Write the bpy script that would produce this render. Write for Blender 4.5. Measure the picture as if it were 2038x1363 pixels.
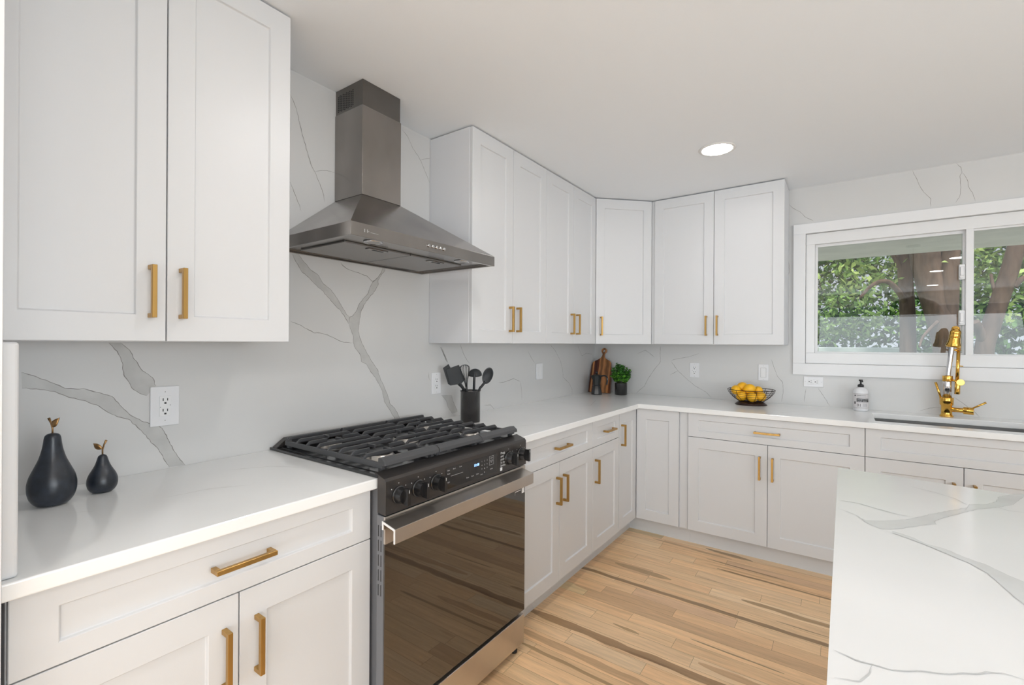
import bpy, bmesh, math, random
from mathutils import Vector, Matrix, noise
random.seed(7)
D = bpy.data
SC = bpy.context.scene
COL = SC.collection
for o in list(D.objects): D.objects.remove(o)

# ---------------------------------------------------------------- camera
F_PX, CY = 931.17, 683.0
YAW, PIT, ROL = math.radians(35.3955), math.radians(0.0278), math.radians(0.3162)
CAM = Vector((1.813, -3.8174, 1.3314))
fw = Vector((-math.sin(YAW), math.cos(YAW), 0)); rt = Vector((math.cos(YAW), math.sin(YAW), 0)); up = Vector((0, 0, 1))
fw, up = fw*math.cos(PIT)+up*math.sin(PIT), up*math.cos(PIT)-fw*math.sin(PIT)
rt, up = rt*math.cos(ROL)+up*math.sin(ROL), up*math.cos(ROL)-rt*math.sin(ROL)
cam = D.cameras.new('camera'); camo = D.objects.new('camera', cam); COL.objects.link(camo)
m = Matrix((rt, up, -fw)).transposed().to_4x4(); m.translation = CAM
camo.matrix_world = m
cam.sensor_width = 36; cam.sensor_fit = 'HORIZONTAL'; cam.lens = F_PX/2038*36
cam.shift_y = (CY-681.5)/2038; cam.clip_start = 0.05; cam.clip_end = 200
SC.camera = camo

# ---------------------------------------------------------------- world, view, daylight, fill lights
SC.view_settings.view_transform = 'Standard'; SC.view_settings.look = 'None'
SC.view_settings.gamma = 1; SC.view_settings.use_curve_mapping = False
SC.view_settings.exposure = 0.45
CAN_POWER = 5.9           # emission of the ceiling downlights
DAY = 1.0
w = D.worlds.new('sky'); SC.world = w; w.use_nodes = True
wn = w.node_tree.nodes; wn['Background'].inputs[0].default_value = (0.80, 0.90, 1.0, 1); wn['Background'].inputs[1].default_value = 0.5*DAY
sun = D.lights.new('sun', 'SUN'); sun.energy = 2.6*DAY; sun.angle = math.radians(6); sun.color = (1, .95, .85)
suno = D.objects.new('sun', sun); COL.objects.link(suno); suno.rotation_euler = (math.radians(28), math.radians(12), 0)
def fill_light(name, loc, rot, sx, sy, e, c):
    l = D.lights.new(name, 'AREA'); l.shape = 'RECTANGLE'; l.size = sx; l.size_y = sy; l.energy = e; l.color = c
    o = D.objects.new(name, l); COL.objects.link(o); o.location = loc; o.rotation_euler = rot
    return o
# added fill lights, out of view, at made-up openings in right and rear walls
FILL_COL = (.88, .95, 1.0); UP = math.radians(122)      # tilted up so the fill also brightens the ceiling
fill_light('right_fill_near', (5.12, -3.9, 1.45), (UP, 0, math.radians(90)), 2.5, 1.35, 52, FILL_COL)
fill_light('right_fill_far', (5.12, -7.0, 1.45), (UP, 0, math.radians(90)), 2.3, 1.35, 12, FILL_COL)
fill_light('rear_fill_wide', (2.95, -8.42, 1.10), (UP, 0, 0), 3.2, 2.05, 62, FILL_COL)
fill_light('rear_fill_narrow', (.65, -8.42, 1.15), (UP, 0, 0), 1.0, 2.0, 34, FILL_COL)

# ---------------------------------------------------------------- materials
def mat(name, col, rough=.5, metal=0, spec=.5, bump=None, var=None, coat=0, ior=None, emit=None, estr=0):
    mt = D.materials.new(name); mt.use_nodes = True; nt = mt.node_tree; b = nt.nodes['Principled BSDF']
    b.inputs['Base Color'].default_value = (*col, 1); b.inputs['Roughness'].default_value = rough
    b.inputs['Metallic'].default_value = metal; b.inputs['Specular IOR Level'].default_value = spec
    if coat: b.inputs['Coat Weight'].default_value = coat; b.inputs['Coat Roughness'].default_value = .08
    if ior: b.inputs['IOR'].default_value = ior
    if emit: b.inputs['Emission Color'].default_value = (*emit, 1); b.inputs['Emission Strength'].default_value = estr
    tc = nt.nodes.new('ShaderNodeTexCoord')
    def noise_at(scale, stretch=(1, 1, 1), detail=3):
        mp = nt.nodes.new('ShaderNodeMapping'); mp.inputs['Scale'].default_value = stretch
        nt.links.new(tc.outputs['Object'], mp.inputs[0])
        n = nt.nodes.new('ShaderNodeTexNoise'); n.inputs['Scale'].default_value = scale; n.inputs['Detail'].default_value = detail
        nt.links.new(mp.outputs[0], n.inputs['Vector']); return n
    if var:                                # (scale, amount, stretch)
        n = noise_at(var[0], var[2] if len(var) > 2 else (1, 1, 1))
        r = nt.nodes.new('ShaderNodeMapRange'); r.inputs['From Min'].default_value = .3; r.inputs['From Max'].default_value = .7
        r.inputs['To Min'].default_value = 1-var[1]; r.inputs['To Max'].default_value = 1+var[1]*.5
        nt.links.new(n.outputs[0], r.inputs[0])
        mx = nt.nodes.new('ShaderNodeMix'); mx.data_type = 'RGBA'; mx.blend_type = 'MULTIPLY'; mx.inputs[0].default_value = 1
        mx.inputs[6].default_value = (*col, 1); nt.links.new(r.outputs[0], mx.inputs[7]); nt.links.new(mx.outputs[2], b.inputs['Base Color'])
    if bump:                               # (scale, strength, stretch)
        n = noise_at(bump[0], bump[2] if len(bump) > 2 else (1, 1, 1))
        bp = nt.nodes.new('ShaderNodeBump'); bp.inputs['Strength'].default_value = bump[1]; bp.inputs['Distance'].default_value = .002
        nt.links.new(n.outputs[0], bp.inputs['Height']); nt.links.new(bp.outputs[0], b.inputs['Normal'])
    return mt
M = {}
M['cab'] = mat('white_cabinet_paint', (.70, .705, .715), .38, bump=(300, .03))
M['cabside'] = mat('white_cabinet_side', (.74, .745, .765), .4, bump=(300, .03))  # bluer than the doors: daylight tint put into the side paint
M['ceil'] = mat('ceiling_paint', (.91, .94, .975), .9, bump=(220, .08))
M['wallpaint'] = mat('wall_paint', (.74, .74, .73), .8, bump=(220, .05))
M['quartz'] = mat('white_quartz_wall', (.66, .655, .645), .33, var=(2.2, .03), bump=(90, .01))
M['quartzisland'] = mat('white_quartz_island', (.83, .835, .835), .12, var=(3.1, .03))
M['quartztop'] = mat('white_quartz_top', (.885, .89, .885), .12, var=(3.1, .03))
M['vein'] = mat('grey_vein', (.55, .545, .53), .3, var=(14, .12))
M['veinedge'] = mat('dark_vein_edge', (.25, .235, .215), .3, var=(60, .35))
M['veinsoft'] = mat('soft_grey_vein', (.70, .69, .67), .15, var=(25, .1))
M['veinpale'] = mat('pale_vein', (.71, .72, .72), .12, var=(14, .06))
M['veinpaleedge'] = mat('pale_vein_edge', (.60, .61, .61), .12, var=(30, .1))
M['trim'] = mat('white_trim', (.82, .82, .825), .35, bump=(200, .02))
M['vinyl'] = mat('white_window_vinyl', (.80, .80, .80), .3, var=(5, .02))
M['steel'] = mat('brushed_steel', (.34, .32, .305), .22, metal=1, var=(5, .18, (1, 1, .6)), bump=(160, .04, (1, .04, 1)))
M['steeldk'] = mat('brushed_steel_upper', (.20, .19, .18), .3, metal=1, var=(5, .12), bump=(160, .04, (1, .04, 1)))
M['filter'] = mat('filter_mesh', (.34, .33, .32), .4, metal=1, bump=(500, .3, (1, .2, 1)))
M['doorsteel'] = mat('oven_steel', (.62, .58, .54), .34, metal=1, var=(4, .1), bump=(200, .04, (1, .03, 1)))
M['blacksteel'] = mat('black_stainless', (.075, .069, .067), .30, metal=.7, spec=.6, bump=(200, .05, (1, .04, 1)))
M['greyside'] = mat('grey_painted_side', (.17, .175, .19), .45, bump=(200, .03))
M['castiron'] = mat('cast_iron', (.055, .056, .06), .45, spec=.6, bump=(350, .25))
M['enamel'] = mat('black_enamel', (.015, .016, .018), .12, spec=.7, var=(5, .2))
M['burner'] = mat('burner_metal', (.6, .58, .55), .3, metal=1, var=(30, .2))
M['ovenglass'] = mat('dark_oven_glass', (.020, .014, .010),   .03, spec=1, ior=1.72, var=(3, .15))
M['ovenframe'] = mat('oven_glass_border', (.03, .03, .033), .08, spec=.8, var=(3, .1))
M['blackplastic'] = mat('black_plastic', (.012, .012, .013), .25, spec=.6, var=(8, .2))
M['displayglass'] = mat('display_glass', (.01, .009, .009), .05, spec=.8, var=(8, .1))
M['print'] = mat('printed_white', (.55, .55, .55), .5, var=(20, .05))
M['sticker'] = mat('white_sticker', (.85, .85, .85), .5, var=(20, .05))
M['clock'] = mat('clock_digits', (.1, .2, .9), .5, emit=(.25, .45, 1), estr=3.0, var=(20, .05))
M['brass'] = mat('brushed_brass', (.46, .275, .085), .33, metal=.85, var=(40, .15, (1, 1, .1)), bump=(300, .04))
M['gold'] = mat('polished_gold', (.78, .46, .10), .12, metal=1, var=(20, .08))
M['chrome'] = mat('brushed_nickel', (.72, .72, .74), .18, metal=1, var=(20, .06))
M['sinksteel'] = mat('sink_steel', (.45, .45, .45), .3, metal=1, var=(10, .1))
M['plate'] = mat('white_plate', (.80, .80, .815), .3, var=(20, .02))
M['dark'] = mat('dark_slot', (.02, .02, .02), .6, var=(20, .1))
M['pear'] = mat('navy_ceramic', (.022, .028, .040), .32, spec=.6, var=(40, .5), bump=(120, .12))
M['copper'] = mat('aged_copper', (.42, .24, .10), .35, metal=.8, var=(60, .4))
M['crock'] = mat('dark_crock', (.045, .042, .042), .13, metal=.5, spec=.7, var=(12, .2))
M['silicone'] = mat('black_silicone', (.022, .025, .028), .5, var=(30, .15), bump=(200, .1))
M['moka'] = mat('black_moka', (.012, .013, .016), .15, spec=.7, var=(30, .2))
M['mokatop'] = mat('black_moka_top', (.020, .022, .021), .45, var=(30, .2))
M['pot'] = mat('black_pot', (.015, .015, .015), .2, spec=.6, var=(20, .2))
M['leaf'] = mat('plant_leaf', (.05, .20, .025), .45, var=(35, .75))
M['leaflight'] = mat('plant_leaf_light', (.17, .48, .04), .45, var=(35, .5))
M['stem'] = mat('plant_stem', (.05, .09, .02), .6, var=(35, .3))
M['citrus'] = mat('citrus_skin', (.95, .50, .012), .4, var=(12, .22), bump=(220, .3))
M['wire'] = mat('dark_bronze_wire', (.035, .015, .012), .4, metal=.4, var=(50, .3))
M['bottle'] = mat('white_bottle', (.80, .80, .82), .3, var=(20, .02))
M['label'] = mat('paper_label', (.70, .68, .69), .6, var=(20, .03))
M['ink'] = mat('black_ink', (.02, .02, .022), .5, var=(20, .1))
M['bark'] = mat('tree_bark', (.16, .105, .08), .9, var=(9, .45, (1, 1, .25)), bump=(30, .8, (1, 1, .2)))
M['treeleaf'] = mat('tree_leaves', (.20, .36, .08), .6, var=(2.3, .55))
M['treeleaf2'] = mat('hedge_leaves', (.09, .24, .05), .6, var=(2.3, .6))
M['treeleaf3'] = mat('light_green_leaves', (.42, .58, .17), .6, var=(2.3, .4))  # lighter leaf green for the crowns of the trunk trees
M['bounce_slab'] = mat('pale_bounce_slab', (.72, .70, .67), .8, var=(3, .1))
M['grass'] = mat('lawn', (.10, .20, .04), .9, var=(3, .4), bump=(60, .5))
M['car'] = mat('silver_blue_car_paint', (.34, .42, .50), .15, metal=.4, coat=.6, var=(2, .1))
M['carglass'] = mat('car_glass', (.10, .14, .18), .05, spec=.8, var=(2, .1))
M['tyre'] = mat('tyre', (.02, .02, .02), .8, var=(20, .1))
M['palewall'] = mat('pale_garden_wall', (.62, .68, .70), .7, var=(5, .12))
M['soffit'] = mat('porch_soffit', (.90, .88, .87), .7, var=(4, .08))
M['pendant'] = mat('black_pendant', (.012, .012, .012), .22, spec=.7, var=(5, .1))
M['pendantin'] = mat('gold_pendant_inside', (.75, .42, .12), .3, metal=.8, var=(5, .1))
M['cord'] = mat('black_cord', (.02, .02, .02), .6, var=(40, .1))
M['trimring'] = mat('downlight_trim', (.80, .79, .78), .4, var=(10, .02))
M['can'] = mat('downlight_glow', (1, 1, 1), .5, emit=(1, .975, .95), estr=CAN_POWER*10)
M['candim'] = mat('dimmed_downlight_glow', (1, 1, 1), .5, emit=(1, .975, .95), estr=CAN_POWER*5.5)
M['hoodlens'] = mat('hood_lamp_lens', (.45, .44, .43), .3, metal=.5, var=(20, .1))
# wooden cutting board: vertical bands of different woods, wavy grain
def wood_board():
    mt = mat('acacia_board', (.3, .1, .04), .35); nt = mt.node_tree; b = nt.nodes['Principled BSDF']
    tc = nt.nodes.new('ShaderNodeTexCoord'); mp = nt.nodes.new('ShaderNodeMapping'); mp.inputs['Scale'].default_value = (1, 1, .28)
    wv = nt.nodes.new('ShaderNodeTexWave'); wv.wave_type = 'BANDS'; wv.bands_direction = 'X'
    wv.inputs['Scale'].default_value = 6; wv.inputs['Distortion'].default_value = 7; wv.inputs['Detail'].default_value = 3; wv.inputs['Detail Scale'].default_value = 2.0
    sx = nt.nodes.new('ShaderNodeSeparateXYZ'); nt.links.new(tc.outputs['Object'], sx.inputs[0])
    r1 = nt.nodes.new('ShaderNodeValToRGB'); r1.color_ramp.interpolation = 'CONSTANT'
    e = r1.color_ramp.elements; e[0].position = 0; e[0].color = (.13, .030, .012, 1); e[1].position = .10; e[1].color = (.42, .19, .07, 1)
    for p, c in ((.17, (.085, .018, .008, 1)), (.38, (.40, .17, .06, 1)), (.88, (.20, .065, .022, 1))):
        q = e.new(p); q.color = c
    mr = nt.nodes.new('ShaderNodeMapRange'); mr.inputs['From Min'].default_value = -.105; mr.inputs['From Max'].default_value = .105
    nt.links.new(sx.outputs[0], mr.inputs[0]); nt.links.new(mr.outputs[0], r1.inputs[0])
    nt.links.new(tc.outputs['Object'], mp.inputs[0]); nt.links.new(mp.outputs[0], wv.inputs['Vector'])
    r2 = nt.nodes.new('ShaderNodeMapRange'); r2.inputs['To Min'].default_value = .45; r2.inputs['To Max'].default_value = 1.25
    nt.links.new(wv.outputs[0], r2.inputs[0])
    mx = nt.nodes.new('ShaderNodeMix'); mx.data_type = 'RGBA'; mx.blend_type = 'MULTIPLY'; mx.inputs[0].default_value = 1
    nt.links.new(r1.outputs[0], mx.inputs[6]); nt.links.new(r2.outputs[0], mx.inputs[7]); nt.links.new(mx.outputs[2], b.inputs['Base Color'])
    return mt
M['board'] = wood_board()
def floor_mat():
    mt = mat('maple_planks', (.6, .4, .25), .30, spec=.45); nt = mt.node_tree; b = nt.nodes['Principled BSDF']
    at = nt.nodes.new('ShaderNodeAttribute'); at.attribute_name = 'Col'
    a2 = nt.nodes.new('ShaderNodeAttribute'); a2.attribute_name = 'Seed'
    tc = nt.nodes.new('ShaderNodeTexCoord')
    ad = nt.nodes.new('ShaderNodeVectorMath'); ad.operation = 'ADD'; nt.links.new(tc.outputs['Object'], ad.inputs[0]); nt.links.new(a2.outputs['Color'], ad.inputs[1])
    def nz(stretch, scale, detail, lo, hi, a, c):
        mp = nt.nodes.new('ShaderNodeMapping'); mp.inputs['Scale'].default_value = stretch; nt.links.new(ad.outputs[0], mp.inputs[0])
        n = nt.nodes.new('ShaderNodeTexNoise'); n.inputs['Scale'].default_value = scale; n.inputs['Detail'].default_value = detail
        n.inputs['Distortion'].default_value = .6
        nt.links.new(mp.outputs[0], n.inputs['Vector'])
        r = nt.nodes.new('ShaderNodeMapRange'); r.inputs['From Min'].default_value = lo; r.inputs['From Max'].default_value = hi
        r.inputs['To Min'].default_value = a; r.inputs['To Max'].default_value = c; nt.links.new(n.outputs[0], r.inputs[0]); return r
    g1 = nz((1, 14, 1), 4, 5, .3, .7, .86, 1.08)      # long soft figure
    g2 = nz((1, 30, 1), 14, 4, .35, .65, .93, 1.05)   # fine grain
    g3 = nz((1, 16, 1), 1.6, 3, .62, .74, 0, 1)       # heartwood streaks
    m1 = nt.nodes.new('ShaderNodeMath'); m1.operation = 'MULTIPLY'; nt.links.new(g1.outputs[0], m1.inputs[0]); nt.links.new(g2.outputs[0], m1.inputs[1])
    mx = nt.nodes.new('ShaderNodeMix'); mx.data_type = 'RGBA'; mx.blend_type = 'MULTIPLY'; mx.inputs[0].default_value = 1
    nt.links.new(at.outputs['Color'], mx.inputs[6]); nt.links.new(m1.outputs[0], mx.inputs[7])
    m2 = nt.nodes.new('ShaderNodeMix'); m2.data_type = 'RGBA'; m2.blend_type = 'MULTIPLY'; m2.inputs[7].default_value = (.55, .45, .38, 1)
    m3 = nt.nodes.new('ShaderNodeMath'); m3.operation = 'MULTIPLY'; m3.inputs[1].default_value = .65; nt.links.new(g3.outputs[0], m3.inputs[0])
    nt.links.new(m3.outputs[0], m2.inputs[0]); nt.links.new(mx.outputs[2], m2.inputs[6]); nt.links.new(m2.outputs[2], b.inputs['Base Color'])
    return mt
M['floor'] = floor_mat()
M['gap'] = mat('plank_gap', (.16, .10, .06), .8, var=(20, .1))
def glass_mat(name, tint, boost=1.0):
    mt = D.materials.new(name); mt.use_nodes = True; nt = mt.node_tree
    for n in list(nt.nodes): nt.nodes.remove(n)
    out = nt.nodes.new('ShaderNodeOutputMaterial'); mix = nt.nodes.new('ShaderNodeMixShader'); tr = nt.nodes.new('ShaderNodeBsdfTransparent')
    gl = nt.nodes.new('ShaderNodeBsdfGlossy'); fr = nt.nodes.new('ShaderNodeFresnel'); fr.inputs[0].default_value = 1.5
    tr.inputs[0].default_value = (*tint, 1); gl.inputs['Roughness'].default_value = .0
    mu = nt.nodes.new('ShaderNodeMath'); mu.operation = 'MULTIPLY'; mu.inputs[1].default_value = boost; mu.use_clamp = True
    nt.links.new(fr.outputs[0], mu.inputs[0]); nt.links.new(mu.outputs[0], mix.inputs[0]); nt.links.new(tr.outputs[0], mix.inputs[1])
    nt.links.new(gl.outputs[0], mix.inputs[2]); nt.links.new(mix.outputs[0], out.inputs[0]); return mt
M['glass'] = glass_mat('window_glass', (.97, .97, .96), 1.0)

# ---------------------------------------------------------------- mesh helpers
def left(a, o, z): return (o, a, z)        # run along the stove wall: a = world Y, o = distance from wall
def back(a, o, z): return (a, -o, z)       # run along the window wall: a = world X
def ident(x, y, z): return (x, y, z)
class MB:
    def __init__(s, mp=ident): s.v = []; s.f = []; s.mi = []; s.sm = []; s.mp = mp
    def add(s, verts, faces, mi=0, sm=False):
        b = len(s.v); s.v += [s.mp(*p) for p in verts]
        for f in faces: s.f.append([b+i for i in f]); s.mi.append(mi); s.sm.append(sm)
        return s
    def box(s, x0, x1, y0, y1, z0, z1, mi=0):
        V = [(x, y, z) for x in (x0, x1) for y in (y0, y1) for z in (z0, z1)]
        return s.add(V, [(0, 1, 3, 2), (4, 6, 7, 5), (0, 4, 5, 1), (2, 3, 7, 6), (0, 2, 6, 4), (1, 5, 7, 3)], mi)
    def hexa(s, lo, hi, mi=0):               # two quads joined (4 points each)
        return s.add(list(lo)+list(hi), [(3, 2, 1, 0), (4, 5, 6, 7), (0, 1, 5, 4), (1, 2, 6, 5), (2, 3, 7, 6), (3, 0, 4, 7)], mi)
    def prism(s, poly, axis_pts, mi=0, sm=False):   # poly: list of (p,q) ; axis_pts: function (p,q,t)->xyz for t in 0,1
        n = len(poly); V = [axis_pts(p, q, 0) for p, q in poly]+[axis_pts(p, q, 1) for p, q in poly]
        s.add(V, [list(range(n))[::-1], list(range(n, 2*n))], mi, False)
        b = len(s.v)-2*n
        for i in range(n):
            j = (i+1) % n; s.f.append([b+i, b+j, b+n+j, b+n+i]); s.mi.append(mi); s.sm.append(sm)
        return s
    def lathe(s, prof, c=(0, 0, 0), seg=32, mi=0, axis=(0, 0, 1), sm=True, flat=()):  # prof: (r,h) from one end to the other
        ax = Vector(axis).normalized(); u = ax.orthogonal().normalized(); v = ax.cross(u); c = Vector(c)
        V = []; n = len(prof)
        for r, h in prof:
            for k in range(seg):
                t = 2*math.pi*k/seg; V.append(tuple(c+ax*h+(u*math.cos(t)+v*math.sin(t))*r))
        Fc = []
        for i in range(n-1):
            for k in range(seg):
                k2 = (k+1) % seg; Fc.append((i*seg+k, i*seg+k2, (i+1)*seg+k2, (i+1)*seg+k))
        b = len(s.v); s.add(V, Fc, mi, sm)
        if prof[0][0] > 1e-5: s.f.append([b+k for k in range(seg)][::-1]); s.mi.append(mi); s.sm.append(False)
        if prof[-1][0] > 1e-5: s.f.append([b+(n-1)*seg+k for k in range(seg)]); s.mi.append(mi); s.sm.append(False)
        return s
    def tube(s, pts, r, seg=10, mi=0, sm=True, closed=False):
        P = [Vector(p) for p in pts]; n = len(P); rs = r if isinstance(r, (list, tuple)) else [r]*n
        V = []; u = None
        for i in range(n):
            if closed: t = (P[(i+1) % n]-P[i-1]).normalized()
            else: t = (P[min(i+1, n-1)]-P[max(i-1, 0)]).normalized()
            if u is None: u = t.orthogonal().normalized()
            else: u = (u-t*u.dot(t)).normalized()
            w_ = t.cross(u)
            for k in range(seg):
                a = 2*math.pi*k/seg; V.append(tuple(P[i]+(u*math.cos(a)+w_*math.sin(a))*rs[i]))
        Fc = []
        for i in range(n if closed else n-1):
            j = (i+1) % n
            for k in range(seg):
                k2 = (k+1) % seg; Fc.append((i*seg+k, i*seg+k2, j*seg+k2, j*seg+k))
        b = len(s.v); s.add(V, Fc, mi, sm)
        if not closed:
            s.f.append([b+k for k in range(seg)][::-1]); s.mi.append(mi); s.sm.append(False)
            s.f.append([b+(n-1)*seg+k for k in range(seg)]); s.mi.append(mi); s.sm.append(False)
        return s
    def sphere(s, c, r, seg=24, rings=14, mi=0, fn=None):
        prof = [(max(1e-6, math.sin(math.pi*i/rings)), -math.cos(math.pi*i/rings)) for i in range(rings+1)]
        V = []
        for a, h in prof:
            for k in range(seg):
                t = 2*math.pi*k/seg; p = Vector((a*math.cos(t), a*math.sin(t), h))
                if fn: p = fn(p)
                V.append((c[0]+p.x*r, c[1]+p.y*r, c[2]+p.z*r))
        Fc = [(i*seg+k, i*seg+(k+1) % seg, (i+1)*seg+(k+1) % seg, (i+1)*seg+k) for i in range(rings) for k in range(seg)]
        return s.add(V, Fc, mi, True)
    def text(s, txt, size, place, mi=0, align='LEFT', sx=1.0):   # place: (x,y)->xyz
        cu = D.curves.new('t', 'FONT'); cu.body = txt; cu.size = size; cu.align_x = align; cu.resolution_u = 2
        o = D.objects.new('t', cu); COL.objects.link(o)
        me = D.meshes.new_from_object(o.evaluated_get(bpy.context.evaluated_depsgraph_get()))
        s.add([place(v.co.x*sx, v.co.y) for v in me.vertices], [tuple(p.vertices) for p in me.polygons], mi)
        D.objects.remove(o); D.curves.remove(cu); D.meshes.remove(me)
        return s
    def build(s, name, mats, parent=None, bevel=0, seg=2, recalc=True, merge=False, subsurf=0):
        me = D.meshes.new(name); off = Vector((0, 0, 0))
        if parent is not None:
            p = parent
            while p is not None: off += p.location; p = p.parent
        me.from_pydata([tuple(Vector(p)-off) for p in s.v], [], s.f)
        if not isinstance(mats, (list, tuple)): mats = [mats]
        for q in mats: me.materials.append(q)
        me.polygons.foreach_set('material_index', s.mi); me.polygons.foreach_set('use_smooth', s.sm)
        if recalc or merge:
            bm = bmesh.new(); bm.from_mesh(me)
            if merge: bmesh.ops.remove_doubles(bm, verts=bm.verts, dist=1e-5)
            bmesh.ops.recalc_face_normals(bm, faces=bm.faces); bm.to_mesh(me); bm.free()
        me.update()
        o = D.objects.new(name, me); COL.objects.link(o)
        if parent is not None: o.parent = parent
        if bevel:
            b = o.modifiers.new('bevel', 'BEVEL'); b.width = bevel; b.segments = seg; b.limit_method = 'ANGLE'; b.angle_limit = math.radians(40)
            b.harden_normals = False
        if subsurf:
            q = o.modifiers.new('sub', 'SUBSURF'); q.levels = subsurf; q.render_levels = subsurf
        return o
def tag(o, label=None, cat=None, group=None, kind=None):
    if label: o['label'] = label
    if cat: o['category'] = cat
    if group: o['group'] = group
    if kind: o['kind'] = kind
    return o
def thing(name, loc, label, cat, group=None):
    o = D.objects.new(name, None); COL.objects.link(o); o.location = loc; o.empty_display_size = .05
    return tag(o, label, cat, group)
def dup(root, loc, label=None, group=None):
    def rec(o, par):
        c = o.copy(); COL.objects.link(c); c.parent = par
        for ch in o.children: rec(ch, c)
        return c
    c = rec(root, None); c.location = loc
    if label: c['label'] = label
    if group: c['group'] = group
    return c
def cells(mb, xs, ys, keep, z0, z1, mp=lambda x, y, z: (x, y, z), mi=0):
    """closed slab made of the grid cells keep(i,j)"""
    nx, ny = len(xs)-1, len(ys)-1; K = {(i, j) for i in range(nx) for j in range(ny) if keep(i, j)}
    for (i, j) in K:
        x0, x1, y0, y1 = xs[i], xs[i+1], ys[j], ys[j+1]
        mb.add([mp(x0, y0, z1), mp(x1, y0, z1), mp(x1, y1, z1), mp(x0, y1, z1)], [(0, 1, 2, 3)], mi)
        mb.add([mp(x0, y0, z0), mp(x0, y1, z0), mp(x1, y1, z0), mp(x1, y0, z0)], [(0, 1, 2, 3)], mi)
        for (di, dj, a, b) in ((-1, 0, (x0, y1), (x0, y0)), (1, 0, (x1, y0), (x1, y1)), (0, -1, (x0, y0), (x1, y0)), (0, 1, (x1, y1), (x0, y1))):
            if (i+di, j+dj) not in K:
                mb.add([mp(*a, z0), mp(*b, z0), mp(*b, z1), mp(*a, z1)], [(0, 1, 2, 3)], mi)
    return mb
def resample(L, n):
    P = [Vector(p) for p in L]; d = [0]
    for i in range(1, len(P)): d.append(d[-1]+(P[i]-P[i-1]).length)
    out = []
    for k in range(n):
        t = d[-1]*k/(n-1); i = 0
        while i < len(d)-2 and d[i+1] < t: i += 1
        q = (t-d[i])/max(1e-9, d[i+1]-d[i]); out.append(P[i].lerp(P[i+1], q))
    return out
def ribbon(mb, L, width, place, mi, h, jit=.0012, step=.006):
    P0 = [Vector(p) for p in L]; ln = sum((P0[i+1]-P0[i]).length for i in range(len(P0)-1)); n = max(4, int(ln/step))
    P = resample(L, n); V = []; sd = random.random()*50
    for i, p in enumerate(P):
        t = (P[min(i+1, n-1)]-P[max(i-1, 0)]); t.normalize(); nn = Vector((-t.y, t.x))
        j = noise.noise(Vector((i*.35, sd, 0)))*jit*2
        wd = width*(.55+.9*abs(noise.noise(Vector((i*.16, sd+9, 0)))))*min(1, (i+1)/5, (n-i)/5)
        q = p+nn*j; V += [place(*(q+nn*wd/2), h), place(*(q-nn*wd/2), h)]
    mb.add(V, [(2*i, 2*i+1, 2*i+3, 2*i+2) for i in range(n-1)], mi)
def wide_vein(mb, A, B, place, mi, mie, h, ew=.0022):
    ln = max(sum((Vector(L[i+1])-Vector(L[i])).length for i in range(len(L)-1)) for L in (A, B)); n = max(6, int(ln/.008))
    a = resample(A, n); b = resample(B, n); sd = random.random()*90; V = []; ea = []; eb = []
    for i in range(n):
        j = Vector((noise.noise(Vector((i*.5, sd, 0))), noise.noise(Vector((i*.5, sd, 7)))))*.0022
        k = Vector((noise.noise(Vector((i*.5, sd, 20))), noise.noise(Vector((i*.5, sd, 27)))))*.0022
        p, q = a[i]+j, b[i]+k; ea.append(p); eb.append(q); V += [place(*p, h), place(*q, h)]
    mb.add(V, [(2*i, 2*i+1, 2*i+3, 2*i+2) for i in range(n-1)], mi)
    ribbon(mb, ea, ew, place, mie, h+.0001, jit=.0011, step=.004); ribbon(mb, eb, ew, place, mie, h+.0001, jit=.0011, step=.004)
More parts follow.
